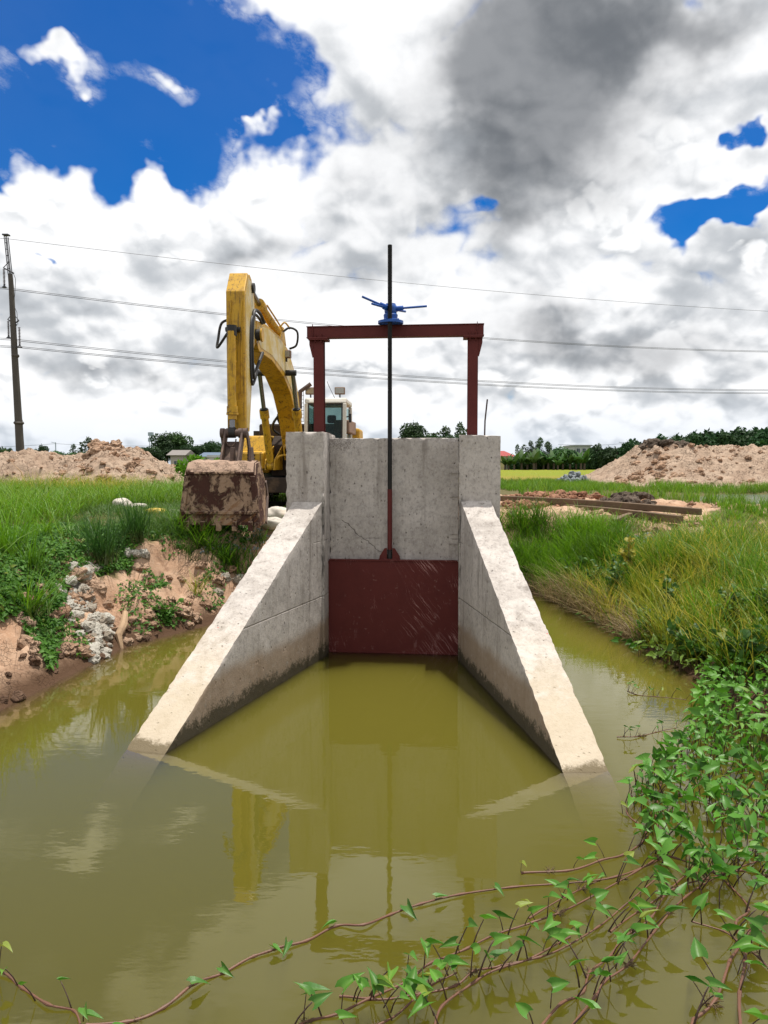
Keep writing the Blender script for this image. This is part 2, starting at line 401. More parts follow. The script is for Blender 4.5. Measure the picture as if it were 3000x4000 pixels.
def m_dirt(name, base=(.42, .285, .19), alt=(.50, .37, .27), dark=(.17, .105, .07), wet=True, s=1.0):
    m, T = mat(name); p = T.pos(); x, y, z = T.sep(p)
    n1 = T.noise(p, 1.1 * s, 5, .6); n2 = T.noise(p, 7.0 * s, 6, .65); n3 = T.noise(p, 38.0 * s, 4, .65)
    col = T.mix(T.smooth(n1, .35, .65), base, alt)
    col = T.mix(T.smooth(n2, .5, .72) * .7, col, dark)
    col = T.mix(T.smooth(n3, .52, .7) * .45, col, tuple(min(1, c * 1.25) for c in alt))
    wp = T.vmath('ADD', p, T.vmath('SCALE', T.noise(p, 5.0, 3, .6, col=True), scale=.16))
    cr = T.vor(wp, 7.0 * s, feature='DISTANCE_TO_EDGE')
    crack = T.smooth(cr, .0, .05, 1.0, 0.0) * T.smooth(T.noise(p, 1.9, 2, .5), .42, .56)
    col = T.mix(crack * .75, col, (.09, .05, .035))
    if wet:
        wz = z + (n2 - .5) * .22
        col = T.mix(T.smooth(wz, .24, .03), col, (.085, .05, .03))
        col = T.mix(T.smooth(wz, -.05, -.3), col, (.16, .14, .04))
    h = n2 * .7 + n3 * .4 - crack * .7
    finish(T, col, .95, 0, T.bump(h, 1.0, .06), .15); return m

def m_ground():
    """bare pale soil, mud at the water line, grassy earth away from the works, far fields"""
    m, T = mat('earth'); p = T.pos(); x, y, z = T.sep(p)
    n1 = T.noise(p, .9, 5, .6); n2 = T.noise(p, 6.5, 6, .66); n3 = T.noise(p, 36.0, 4, .65)
    col = T.mix(T.smooth(n1, .35, .65), (.36, .215, .135), (.47, .32, .22))
    col = T.mix(T.smooth(n2, .48, .70) * .7, col, (.16, .09, .055))
    col = T.mix(T.smooth(n3, .52, .7) * .4, col, (.55, .42, .32))
    wp = T.vmath('ADD', p, T.vmath('SCALE', T.noise(p, 5.0, 3, .6, col=True), scale=.16))
    cr = T.vor(wp, 17.0, feature='DISTANCE_TO_EDGE')
    crack = T.smooth(cr, .0, .06, 1.0, 0.0) * T.smooth(T.noise(p, 2.4, 3, .6), .50, .66) * .45
    col = T.mix(crack * .75, col, (.085, .045, .03))
    veg = T.attr('tint', 'Fac')
    col = T.mix(T.smooth(veg + (n2 - .5) * .5, .35, .7), col, (.115, .10, .042))
    wz = z + (n2 - .5) * .25
    col = T.mix(T.smooth(wz, .30, .05), col, (.085, .048, .028))
    col = T.mix(T.smooth(y, 75.0, 130.0), col, (.10, .15, .03))
    h = n2 * .7 + n3 * .4 - crack * .7
    finish(T, col, .95, 0, T.bump(h, .9, .03), .15); return m

def m_leaf(name, c_dark, c_light, yellow=None, trans=.35, rough=.5, spec=.35, ramp=True):
    """tint.r = random per blade, tint.g = along the blade, tint.b = dryness"""
    m, T = mat(name); r, g, b = T.sep(T.attr('tint'))
    col = T.mix(r, c_dark, c_light)
    if yellow: col = T.mix(b, col, yellow)
    if ramp: col = T.mix(T.smooth(g, 0.0, .35, .55, 0.0), col, (.13, .115, .045))      # pale straw sheaths at the foot
    finish(T, col, rough, 0, None, spec, trans, T.mix(.5, col, T.vmath('SCALE', col, scale=1.5))); return m

def m_water():
    m, T = mat('muddy_water'); p = T.pos()
    x, y, z = T.sep(p)
    calm = T.smooth(T.noise(T.vmath('MULTIPLY', p, (.5, .35, 1)), 1.0, 2, .5), .35, .7)
    h = T.noise(T.vmath('MULTIPLY', p, (3.0, 7.0, 1.0)), 1.0, 3, .55) * .5 + T.noise(T.vmath('MULTIPLY', p, (11.0, 26.0, 1.0)), 1.0, 3, .5) * .11 * calm
    nr = T.bump(h, .11, .02)
    fr = T.node('ShaderNodeFresnel'); fr.inputs[0].default_value = 1.45; T.put(fr.inputs['Normal'], nr)
    gl = T.node('ShaderNodeBsdfGlossy'); gl.inputs['Roughness'].default_value = .015; T.put(gl.inputs['Normal'], nr); gl.inputs[0].default_value = (1, 1, 1, 1)
    tr = T.node('ShaderNodeBsdfTransparent')
    mx = T.node('ShaderNodeMixShader'); T.L.new(fr.outputs[0], mx.inputs[0]); T.L.new(tr.outputs[0], mx.inputs[1]); T.L.new(gl.outputs[0], mx.inputs[2])
    vol = T.node('ShaderNodeVolumePrincipled')
    vol.inputs['Color'].default_value = (.50, .465, .095, 1); vol.inputs['Density'].default_value = 4.5
    vol.inputs['Anisotropy'].default_value = 0.2
    out = T.node('ShaderNodeOutputMaterial'); T.L.new(mx.outputs[0], out.inputs['Surface']); T.L.new(vol.outputs[0], out.inputs['Volume'])
    return m
M = {}
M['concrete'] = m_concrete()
M['gate_red'] = m_steel_red('oxide_red_steel')
M['frame_red'] = m_steel_red('oxide_red_frame', False)
M['stem_dark'] = m_plain('greased_black_steel', (.016, .015, .014), .45, .5, .4, 30)
M['blue'] = m_plain('blue_enamel', (.012, .085, .36), .42, .0, .25, 12, .1, (.05, .05, .06), .3)
M['ground'] = m_ground()
M['rust'] = m_plain('rusty_bar', (.05, .03, .025), .8)
M['water'] = m_water()

# ------------------------------------------------------------------ the canal and the ground
CANAL = np.array([(-4.4, .9), (-3.9, 5.0), (-3.52, 7.0), (-3.34, 8.35), (-3.2, 9.4), (-2.6, 10.5), (-2.2, 11.1), (-1.2, 11.9), (1.0, 12.9), (2.2, 13.7),
                  (2.68, 13.3), (2.95, 11.9), (3.06, 10.9), (3.18, 9.5), (3.3, 8.35), (3.42, 6.0), (3.5, 4.0), (3.5, .9)])
POND = np.array([(9.3, 20.6), (12, 20.0), (17, 20.3), (21, 24), (19, 27.8), (12.5, 28.0), (10.2, 25.0)])
def poly_sd(P, x, y):
    """signed distance to polygon P, negative inside"""
    d = np.full(x.shape, 1e9); ins = np.zeros(x.shape, bool); n = len(P)
    for i in range(n):
        ax, ay = P[i]; bx, by = P[(i + 1) % n]; ex, ey = bx - ax, by - ay
        t = np.clip(((x - ax) * ex + (y - ay) * ey) / (ex * ex + ey * ey), 0, 1)
        d = np.minimum(d, np.hypot(x - ax - t * ex, y - ay - t * ey))
        c = ((ay > y) != (by > y)) & (x < ex * (y - ay) / (ey if ey else 1e-9) + ax); ins ^= c
    return np.where(ins, -d, d)
POND_Z = 1.12
def ground_h(x, y, fine=True):
    x = np.asarray(x, float); y = np.asarray(y, float)
    sd = poly_sd(CANAL, x, y)
    left = sstep(-x, -.5, 1.5)
    wob = fbm(x * 1.3, y * 1.3, 2.0, 3) * .22
    s = sd + wob * sstep(sd, .0, .6)
    base = 1.02 + .24 * sstep(y, 10.5, 13.5) + .05 * sstep(y, 14, 30)
    base = base * left + (1 - left) * (.55 + .71 * sstep(y, 10.0, 15.2) + .05 * sstep(y, 15, 30))
    base = np.where(y < 3.0, .35 + (base - .35) * sstep(y, 1.5, 3.0), base)
    wl = 1.45 * left + 1.7 * (1 - left)
    prof = np.clip(s / wl, 0, 1); prof = .45 * prof ** .55 + .55 * sstep(prof, .05, .95)
    h = np.where(s > 0, base * prof, -.95 * sstep(-s, 0, 1.1))
    # dirt shelf of broken clay on the left bank
    near = np.exp(-((y - 11.0) / 9.0) ** 2)
    lump = (billow(x * 1.9, y * 1.9, 1.0, 4) - .25) * .34 * near * sstep(s, .05, .5) * (1 - sstep(s, 1.6, 3.2) * .75)
    chunk = (billow(x * 4.6, y * 4.6, 5.0, 4) - .22) * .25 * near * sstep(s, .02, .3) * (1 - sstep(s, 1.5, 2.6) * .8)
    h = h + lump * (.55 + .45 * left) + chunk * left
    if fine: h = h + fbm(x * 6, y * 6, 4.0, 3) * .035 * near * sstep(s, -.1, .3)
    h = h + fbm(x * .35, y * .35, 7.0, 3) * .10 * sstep(s, 1.5, 4) * (1 - sstep(y, 60, 120))
    # the bare heaped strip right of the works
    strip = np.exp(-((y - 18.5) / 3.6) ** 2) * sstep(x, 1.6, 3.0) * (1 - sstep(x, 9, 13))
    h = h + strip * (billow(x * 1.1, y * 1.1, 9.0, 4) * .42)
    ps = poly_sd(POND, x, y); h = np.where(ps < 5.0, np.minimum(h, POND_Z + .02 + np.where(ps > 0, .045, .5) * ps), h)
    # flat, firm footing under the machine and round the sluice
    pad = np.exp(-(((x + 2.2) / 2.6) ** 4)) * np.exp(-(((y - 16.5) / 4.8) ** 4)); h = h * (1 - pad * (s > 1)) + 1.27 * pad * (s > 1)
    return h
def axis_grid(lo, d0, d1, hi, step, grow):
    mid = np.arange(d0, d1 + step * .5, step); a = []; st = step; v = d1
    while v < hi: st *= grow; v += st; a.append(v)
    b = []; st = step; v = d0
    while v > lo: st *= grow; v -= st; b.append(v)
    return np.concatenate([b[::-1], mid, a])
xs = axis_grid(-2200, -8.5, 9.5, 2200, .055, 1.045); ys = axis_grid(-40, 1.5, 19.5, 3200, .055, 1.035)
GX, GY = np.meshgrid(xs, ys); GZ = ground_h(GX, GY)
nx, ny = len(xs), len(ys)
ii = np.arange(ny * nx).reshape(ny, nx)
FQ = np.stack([ii[:-1, :-1], ii[:-1, 1:], ii[1:, 1:], ii[1:, :-1]], -1).reshape(-1, 4)
def veg_mask(x, y):
    """0 bare earth .. 1 overgrown"""
    sd = poly_sd(CANAL, x, y); n = fbm(x * .9, y * .9, 3.0, 4)
    left = x < 0
    edge = sstep(-x - .35 * (y - 7) * .0, 0, 1)
    # left: green above the broken bank, more of it towards the near-left corner
    up = sstep(sd + (-(x + 3.2)) * .45 * (y < 10.5) - (x + 3.0) * .15, .75, 1.7)
    bare = np.exp(-(((x + 2.3) / 1.1) ** 2 + ((y - 12.0) / .75) ** 2)) * 1.2
    vl = np.clip(up + n * .8 - bare, 0, 1)
    vr = np.clip(sstep(sd, .1, .7) * (1 - .95 * sstep(y + n * 2.2, 13.6, 15.0) * (1 - sstep(y, 21.5, 24.0))) + n * .3, 0, 1)
    vr = np.clip(vr + .8 * sstep(x, 8.5, 11) * sstep(sd, .5, 2), 0, 1)
    return np.where(left, vl, vr)
VM = veg_mask(GX, GY)
tn = np.stack([VM.ravel()] * 3, 1)
o = np_mesh('ground', np.stack([GX.ravel(), GY.ravel(), GZ.ravel()], 1), [FQ], tn, M['ground'], smooth=True)
tag(o, kind='structure')

wb = MB(); P = [Vector((-6, -3, 0)), Vector((6, -3, 0)), Vector((6, 14.6, 0)), Vector((-6, 14.6, 0))]
wb.hexa([p + Vector((0, 0, -1.6)) for p in P] + P)
tag(wb.build('canal_water', M['water']), kind='structure')

# ------------------------------------------------------------------ the concrete sluice
SL_A = R(5.5); SO = Vector((.105, 9.02, 0))
def L(x, y, z): return SO + Vector((x * math.cos(SL_A) + y * math.sin(SL_A), -x * math.sin(SL_A) + y * math.cos(SL_A), z))
def rough_solid(name, corners, parent, step=.032, amp=.0035, chip=.017, seed=0, bow=None):
    """a cast block: 8 world corners, faces gridded, surface uneven and arrises chipped"""
    c = [Vector(p) for p in corners]
    e = [(c[1] - c[0]).length, (c[3] - c[0]).length, max((c[4] - c[0]).length, (c[6] - c[2]).length)]
    n = [max(2, int(round(q / step))) for q in e]
    lin = [np.linspace(0, 1, k + 1) for k in n]
    cc = np.array([[v.x, v.y, v.z] for v in c])
    def tri(a, b, d):
        a, b, d = a[..., None], b[..., None], d[..., None]
        bot = (cc[0] * (1 - a) + cc[1] * a) * (1 - b) + (cc[3] * (1 - a) + cc[2] * a) * b
        top = (cc[4] * (1 - a) + cc[5] * a) * (1 - b) + (cc[7] * (1 - a) + cc[6] * a) * b
        return bot * (1 - d) + top * d
    V = []; Fs = []; base = 0
    for ax, (i, j) in ((0, (1, 2)), (1, (0, 2)), (2, (0, 1))):
        for side in (0.0, 1.0):
            A, B = np.meshgrid(lin[i], lin[j], indexing='ij'); p = [None] * 3; p[i] = A; p[j] = B; p[ax] = np.full(A.shape, side)
            q = tri(*p).reshape(-1, 3); m1, m2 = A.shape
            k = np.arange(m1 * m2).reshape(m1, m2) + base
            f = np.stack([k[:-1, :-1], k[1:, :-1], k[1:, 1:], k[:-1, 1:]], -1).reshape(-1, 4)
            if (side == 1.0) == (ax == 1): f = f[:, ::-1]
            V.append(q); Fs.append(f); base += m1 * m2
            p3 = np.stack([v.ravel() for v in p], 1)
            V[-1] = np.concatenate([q, p3], 1)
    V = np.concatenate(V); P3 = V[:, 3:]; V = V[:, :3]
    d = np.stack([np.minimum(P3[:, k], 1 - P3[:, k]) * e[k] for k in range(3)], 1); ds = np.sort(d, 1)
    edge = np.exp(-(ds[:, 1] / .03) ** 2)                        # distance to the nearest arris
    ctr = V.mean(0)
    q = V * 1.0
    nz = np.stack([fbm(q[:, 0] * 5 + seed, q[:, 1] * 5, q[:, 2] * 5 + k * 31, 3) for k in range(3)], 1)
    V = V + nz * amp
    ch = np.clip(fbm(q[:, 0] * 13 + seed, q[:, 1] * 13 + 4, q[:, 2] * 13, 3, .65) + .12, 0, 1) * edge
    mid = tri(*[np.clip(P3[:, k], .06 / e[k] if e[k] > .12 else .4, 1 - (.06 / e[k] if e[k] > .12 else .4)) for k in range(3)])
    dirn = mid - (V - nz * amp); ln = np.linalg.norm(dirn, axis=1, keepdims=True); dirn = dirn / np.maximum(ln, 1e-6)
    V = V + dirn * (ch * chip * 2.2)[:, None]
    o0 = root_loc(parent); V = V - np.array([o0.x, o0.y, o0.z])
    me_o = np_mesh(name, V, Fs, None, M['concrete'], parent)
    bm = bmesh.new(); bm.from_mesh(me_o.data); bmesh.ops.remove_doubles(bm, verts=bm.verts, dist=.0008)
    bmesh.ops.recalc_face_normals(bm, faces=bm.faces); bm.to_mesh(me_o.data); bm.free()
    for p in me_o.data.polygons: p.use_smooth = True
    me_o.data.set_sharp_from_angle(angle=R(35))
    return me_o
sluice = empty('concrete_sluice', L(0, 0, 0), 'grey concrete sluice headwall with two sloping wing walls standing in the muddy canal', 'sluice')
def lbox(x0, x1, y0, y1, z0, z1, ztop=None):
    b = [L(x0, y0, z0), L(x1, y0, z0), L(x1, y1, z0), L(x0, y1, z0)]; t = ztop or [z1] * 4
    return b + [L(x0, y0, t[0]), L(x1, y0, t[1]), L(x1, y1, t[2]), L(x0, y1, t[3])]
PT_L, PT_R = 2.615, 2.575
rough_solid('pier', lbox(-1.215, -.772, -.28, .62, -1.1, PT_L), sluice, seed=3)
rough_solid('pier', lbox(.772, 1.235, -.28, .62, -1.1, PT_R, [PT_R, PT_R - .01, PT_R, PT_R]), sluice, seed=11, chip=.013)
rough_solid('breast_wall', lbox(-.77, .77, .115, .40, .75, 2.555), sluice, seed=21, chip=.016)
rough_solid('groove_strip', lbox(.655, .768, .085, .1135, .9, 2.51), sluice, step=.04, amp=.003, chip=.006, seed=23)
for z in (1.30, 1.42, 1.86, 2.14):
    rough_solid('board_mark', lbox(.66, .766, .075, .0855, z, z + .012), sluice, step=.03, amp=.002, chip=.003, seed=int(z * 9))
def wing(sg, seed):
    a0 = Vector((sg * .79, -.285, 0)); a1 = Vector((1.535, -3.42, 0)) if sg > 0 else Vector((-1.49, -3.34, 0)); d = (a1 - a0).normalized(); pr = Vector((-d.y, d.x, 0)) * (1 if sg > 0 else -1)
    if pr.x * sg < 0: pr = -pr
    z0 = 1.835 if sg > 0 else 1.81; run = (a1 - a0).length; sl_ = z0 / run
    end = a0 + d * (run + .85 / sl_); W = .35
    pt = [a0, end, end + pr * W, a0 + pr * W]
    zt = [z0, -.85, -.85, z0]
    bot = [L(p.x, p.y, -1.1) for p in pt]; top = [L(p.x, p.y, z) for p, z in zip(pt, zt)]
    if pt[3].y > -.283: bot[3] = L(pt[3].x, -.283, -1.1); top[3] = L(pt[3].x, -.283, z0)
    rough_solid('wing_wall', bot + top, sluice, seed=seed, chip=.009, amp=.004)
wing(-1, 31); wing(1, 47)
# chipped core at the head of the breast wall, form-tie line and the bent rebar
b = MB(); b.tube([L(1.065, .10, 2.5), L(1.07, .10, 2.75), L(1.095, .10, 3.0)], .009, 6); b.build('rebar', M['rust'], sluice, smooth=True)

# ------------------------------------------------------------------ gate leaf, lifting frame, hand wheel
gl = empty('gate_leaf', L(0, .02, 0), 'dark oxide red scratched steel gate leaf closing the sluice opening above the water', 'sluice gate')
b = MB(); b.hexa(lbox(-.7715, .7715, .0, .012, -.95, 1.10)); b.build('skin_plate', M['gate_red'], gl, .002)
b = MB(); b.hexa(lbox(-.76, .76, -.012, .07, 1.1015, 1.115)); b.build('top_flange', M['gate_red'], gl, .002)
b = MB(); b.hexa(lbox(-.76, .76, -.014, -.001, .0, .012)); b.build('bottom_rib', M['gate_red'], gl, .001)
pk = M['gate_red']
for sx in (-1, 1):
    b = MB(); poly = [(.032, 0), (.125, 0), (.118, .045), (.062, .135), (.032, .14)]
    b.prism(poly, lambda p: L(-.04 + sx * p[0], .015, 1.116 + p[1]), lambda p: L(-.04 + sx * p[0], .029, 1.116 + p[1])); b.build('lifting_lug', pk, gl, .002)
b = MB(); b.hexa(lbox(-.165, .085, -.008, .06, 1.1155, 1.127)); b.build('lug_plate', pk, gl, .002)
SX = -.04
b = MB(); b.tube([L(SX, .035, 1.128), L(SX, .035, 1.95)], .028, 16); b.build('stem_sleeve', M['frame_red'], gl, smooth=True)
b = MB(); b.lathe(L(SX, .035, 1.127), [(.034, 0), (.034, .05), (.03, .055), (.03, .11)], 12); b.build('stem_foot', M['stem_dark'], gl, smooth=True)
def stem():
    b = MB(); b.tube([L(SX, .035, 1.95), L(SX, .035, 3.1)], .026, 16)
    z = 3.1; prof = [(.0265, 0)]
    top = 4.78
    while z < top - .012:
        prof += [(.0275, z - 3.1), (.0275, z - 3.1 + .005), (.0235, z - 3.1 + .0075), (.0235, z - 3.1 + .0115)]; z += .014
    b.lathe(L(SX, .035, 3.1), prof, 12)
    return b.build('threaded_stem', M['stem_dark'], gl, smooth=True)
stem()

FY = .26
fr = empty('lifting_frame', L(0, FY, 2.6), 'dark red steel goalpost frame bolted on top of the concrete piers', 'lifting frame')
def channel_post(x, zb, zt, name):
    b = MB()
    b.hexa(lbox(x - .062, x + .062, FY - .055, FY - .046, zb, zt)); b.hexa(lbox(x - .062, x + .062, FY + .046, FY + .055, zb, zt))
    b.hexa(lbox(x - .005, x + .005, FY - .0455, FY + .0455, zb, zt))
    return b.build(name, M['frame_red'], fr, .003)
BZ0, BZ1 = 3.755, 3.895
for x, zb in ((-.915, PT_L), (.925, PT_R)):
    channel_post(x, zb - .01, BZ0 - .031, 'post')
    b = MB(); b.hexa(lbox(x - .11, x + .11, FY - .10, FY + .10, zb - .006, zb + .012)); b.build('base_plate', M['frame_red'], fr, .003)
    b = MB(); b.hexa(lbox(x - .115, x + .115, FY - .10, FY + .10, BZ0 - .03, BZ0 - .016)); b.hexa(lbox(x - .115, x + .115, FY - .10, FY + .10, BZ0 - .0145, BZ0 - .001)); b.build('head_plate', M['frame_red'], fr, .002)
    s = 1 if x > 0 else -1
    for yy in (-.05, .035):
        b = MB(); poly = [(.063, 0), (.112, 0), (.112, -.05), (.075, -.20), (.063, -.20)]
        b.prism(poly, lambda p: L(x + s * p[0], FY + yy, BZ0 - .031 + p[1]), lambda p: L(x + s * p[0], FY + yy + .01, BZ0 - .031 + p[1])); b.build('gusset', M['frame_red'], fr, .002)
    for dx in (-.035, .035):
        b = MB(); b.lathe(L(x + dx, FY - .075, BZ0 - .034), [(.009, -.02), (.009, .08)], 8); b.build('bolt', M['frame_red'], fr)
b = MB()
b.hexa(lbox(-1.06, 1.055, FY - .062, FY + .062, BZ0, BZ0 + .010)); b.hexa(lbox(-1.06, 1.055, FY - .062, FY + .062, BZ1 - .010, BZ1))
for y in (-.05, .044): b.hexa(lbox(-1.055, 1.05, FY + y, FY + y + .006, BZ0 + .0105, BZ1 - .0105))
b.build('cross_beam', M['frame_red'], fr, .002)
for x in (-.985, .975):
    b = MB(); b.hexa(lbox(x - .004, x + .004, FY - .064, FY - .0505, BZ0 + .011, BZ1 + .02)); b.build('end_stiffener', M['frame_red'], fr, .001)

hw = empty('hand_wheel', L(SX, FY, BZ1), 'bright blue cast hoist with turning bars on top of the red cross beam', 'hoist')
SXY = L(SX, .035, 0); HC = L(SX, FY - .12, BZ1)
b = MB(); b.lathe(HC, [(.150, .001), (.150, .030), (.135, .034), (.088, .045), (.080, .06)], 28); b.build('base_flange', M['blue'], hw, smooth=True)
b = MB(); b.lathe(HC, [(.079, .0465), (.083, .09), (.085, .10), (.072, .118), (.066, .125)], 28); b.build('bearing_body', M['blue'], hw, smooth=True)
b = MB(); b.lathe(HC, [(.050, .121), (.072, .130), (.076, .175), (.072, .205), (.062, .215), (.058, .232), (.03, .234)], 24); b.build('hub', M['blue'], hw, smooth=True)
for k in range(5):
    a = 2 * math.pi * k / 5 + .5; p = HC + Vector((math.cos(a) * .12, math.sin(a) * .12, .03))
    b = MB(); b.lathe(p, [(.012, 0), (.012, .014), (.008, .018)], 6); b.build('flange_bolt', M['blue'], hw)
for a, up, ln in ((R(184), .05, .40), (R(-10), .03, .43), (R(228), -.02, .40), (R(58), .04, .4)):
    d = Vector((math.cos(a), math.sin(a), 0)); c = HC + Vector((0, 0, .172))
    if a == R(184): d = Vector((-.80, -.50, .24)).normalized()
    elif a == R(-10): d = Vector((.97, -.20, .035)).normalized()
    elif a == R(228): d = Vector((-.52, -.82, -.02)).normalized()
    else: d = Vector((.45, .88, .10)).normalized()
    b = MB(); b.tube([c + d * .05, c + d * .15], .028, 12); b.build('socket', M['blue'], hw, smooth=True)
    b = MB(); b.tube([c + d * .14, c + d * ln], .013, 10); b.build('turning_bar', M['blue'], hw, smooth=True)

# ------------------------------------------------------------------ excavator
def m_yellow():
    m, T = mat('worn_yellow_paint'); p = T.coord('Object'); n = T.noise(p, 1.5, 5, .6); n2 = T.noise(p, 8.0, 6, .68); n3 = T.noise(p, 45.0, 3, .6)
    col = T.mix(n, (.50, .27, .012), (.62, .36, .02))
    col = T.mix(T.smooth(n2, .46, .68) * .65, col, (.27, .13, .02))
    st = T.noise(T.vmath('MULTIPLY', p, (22.0, 22.0, 1.6)), 1.0, 5, .65)
    col = T.mix(T.smooth(st, .53, .66) * .75, col, (.055, .032, .014))
    col = T.mix(T.smooth(n3, .66, .72) * .7, col, (.04, .025, .015))
    col = T.mix(T.smooth(T.noise(p, 3.1, 6, .7), .60, .70) * .8, col, (.05, .028, .018))
    finish(T, col, .48, 0, T.bump(n3, .08, .004), .4); return m
def m_cream():
    m, T = mat('sunlit_side_paint'); p = T.coord('Object')  # sunlight painted in: yellow lightened to cream for the right-hand sides
    col = T.mix(T.smooth(T.noise(p, 2.4, 5, .65), .35, .65), (.58, .50, .33), (.50, .34, .06))
    col = T.mix(T.smooth(T.noise(p, 9.0, 6, .7), .60, .72) * .6, col, (.15, .09, .04))
    finish(T, col, .5, 0, None, .35); return m
def m_bucket():
    m, T = mat('muddy_bucket_steel'); p = T.coord('Object'); x, y, z = T.sep(p)
    n = T.noise(p, 5.0, 6, .65)
    col = T.mix(n, (.035, .014, .011), (.085, .034, .022))
    q = T.vmath('ADD', T.vmath('MULTIPLY', p, (1.0, 1.0, .45)), T.vmath('SCALE', T.noise(p, 2.2, 3, .6, col=True), scale=.5))
    mud = T.noise(q, 6.5, 8, .68)
    big = T.noise(p, 2.0, 3, .5)
    mk = T.smooth(mud + (big - .5) * .5 - z * .02, .46, .57)
    col = T.mix(mk * .88, col, T.mix(T.noise(p, 17.0, 5, .6), (.27, .165, .10), (.46, .32, .22)))
    sw = T.noise(T.vmath('MULTIPLY', T.comb(x * .8 + z * .6, y, z * .8 - x * .6), (3.0, 1.0, 14.0)), 1.0, 4, .6)
    col = T.mix(T.smooth(sw, .54, .66) * T.smooth(z, .65, .2) * .7, col, (.22, .10, .035))
    top = T.smooth(T.sep(T.nrm())[2], .3, .6)
    col = T.mix(top * .85, col, T.mix(T.noise(p, 14.0, 6, .65), (.30, .185, .13), (.56, .41, .31)))
    finish(T, col, .85, 0, T.bump(mk * .5 + T.noise(p, 22.0, 5, .65) * (.3 + .7 * mk), .9, .025), .25); return m
def m_glass():
    m, T = mat('cab_glass'); b = T.node('ShaderNodeBsdfPrincipled'); b.inputs['Base Color'].default_value = (.30, .42, .42, 1)
    b.inputs['Roughness'].default_value = .03; b.inputs['Transmission Weight'].default_value = .0; b.inputs['Specular IOR Level'].default_value = .6
    t = T.node('ShaderNodeBsdfTransparent'); t.inputs[0].default_value = (.55, .72, .70, 1)
    b.inputs['Base Color'].default_value = (.02, .03, .03, 1)
    mx = T.node('ShaderNodeMixShader'); mx.inputs[0].default_value = .35; o = T.node('ShaderNodeOutputMaterial')
    T.L.new(t.outputs[0], mx.inputs[1]); T.L.new(b.outputs[0], mx.inputs[2]); T.L.new(mx.outputs[0], o.inputs[0]); return m
YL, CR, BK, GLS = m_yellow(), m_cream(), m_bucket(), m_glass()
CHR = m_plain('cylinder_rod', (.20, .20, .21), .25, .9, .15, 8)
PIN = m_plain('worn_brown_steel', (.105, .07, .058), .6, .3, .4, 7, .2, (.26, .17, .11), .5)
BLK = m_plain('black_rubber', (.018, .017, .017), .55, 0, .3, 9)
MUDM = m_plain('caked_dark_mud', (.035, .024, .018), .95, 0, .5, 5, .9, (.12, .075, .045), .7)
WHT = m_plain('dusty_white_cab_paint', (.62, .60, .54), .45, 0, .1, 5, .0, (.40, .33, .25), .5)
LMP = m_plain('lamp_glass', (.35, .34, .31), .15, .3, .2, 20)
HOOD = m_plain('faded_brown_panel', (.25, .16, .115), .8, 0, .25, 5, .1, (.14, .09, .06), .6)

EX0 = Vector((-2.55, 12.2, 0))
SWING = 1.0        # boom and stick are slewed a few degrees to the left of the bucket's own axis
def EX(u, v, z): return EX0 + Vector((u + .05 * v - SWING * .19 * min(1, max(0, (5.4 - v) / 3.9)), v - .05 * u, z))
ex = empty('excavator', Vector((-2.4, 15.2, 1.27)), 'old yellow crawler excavator with white cab parked behind the sluice, bucket on the ground', 'excavator')
def xprism(poly, u0, u1, name, m, parent=ex, bevel=.012, mb=None, build=True, label=None):
    b = mb or MB(); b.prism(poly, lambda p: EX(u0, p[0], p[1]), lambda p: EX(u1, p[0], p[1]))
    return b.build(name, m, parent, bevel, label=label) if build else b
def xbox(u0, u1, v0, v1, z0, z1, mb=None):
    b = mb or MB(); b.hexa([EX(u0, v0, z0), EX(u1, v0, z0), EX(u1, v1, z0), EX(u0, v1, z0), EX(u0, v0, z1), EX(u1, v0, z1), EX(u1, v1, z1), EX(u0, v1, z1)]); return b
def cyl(name, pts, r, m, parent, seg=16): b = MB(); b.tube(pts, r, seg); return b.build(name, m, parent, smooth=True)
# --- bucket: curved back plate seen from behind, cheeks, lip, teeth
bk = empty('bucket', (0, 0, 0)); bk.parent = ex; SWING = 0.0
def bprism(poly, u0f, u1f, name, m, bevel=.008, parent=bk):
    b = MB(); b.prism(poly, lambda p: EX(u0f(p[1]), p[0], p[1]), lambda p: EX(u1f(p[1]), p[0], p[1])); return b.build(name, m, parent, bevel)
hwid = lambda z: .535 + (2.10 - z) * .105
shell = [(-.30, 1.30), (-.20, 2.09), (-.23, 2.095), (-.23, 2.125), (-.10, 2.27), (.22, 2.30), (.26, 2.26), (.22, 2.255), (-.08, 2.225), (-.165, 2.10), (-.265, 1.30)]
def curved_shell():
    n = 22; us = np.linspace(-1, 1, n + 1); prof = []
    for i in range(len(shell)):
        a, b_ = shell[i], shell[(i + 1) % len(shell)]; ln = math.hypot(b_[0] - a[0], b_[1] - a[1]); k = max(1, int(ln / .06))
        prof += [(a[0] + (b_[0] - a[0]) * t / k, a[1] + (b_[1] - a[1]) * t / k) for t in range(k)]
    m_ = len(prof); V = []
    for u in us:
        for (v, z) in prof:
            nz = float(fbm(np.array([u * 3.0]), np.array([z * 5.0]), v * 5, 3)[0])
            top = 1.0 if z > 2.13 else .35
            V.append(EX(u * hwid(z), v - nz * .02, z + max(0, nz) * .05 * top))
    Fq = [(i * m_ + k, i * m_ + (k + 1) % m_, (i + 1) * m_ + (k + 1) % m_, (i + 1) * m_ + k) for i in range(n) for k in range(m_)]
    Fq += [list(range(m_))[::-1], list(range(n * m_, n * m_ + m_))]
    b = MB(); b.add(V, Fq); return b.build('back_plate', BK, bk, smooth=True)
curved_shell()
cheek = [(-.31, 1.29), (-.20, 2.08), (-.08, 2.26), (.24, 2.29), (.46, 1.98), (.50, 1.72), (.14, 1.30)]
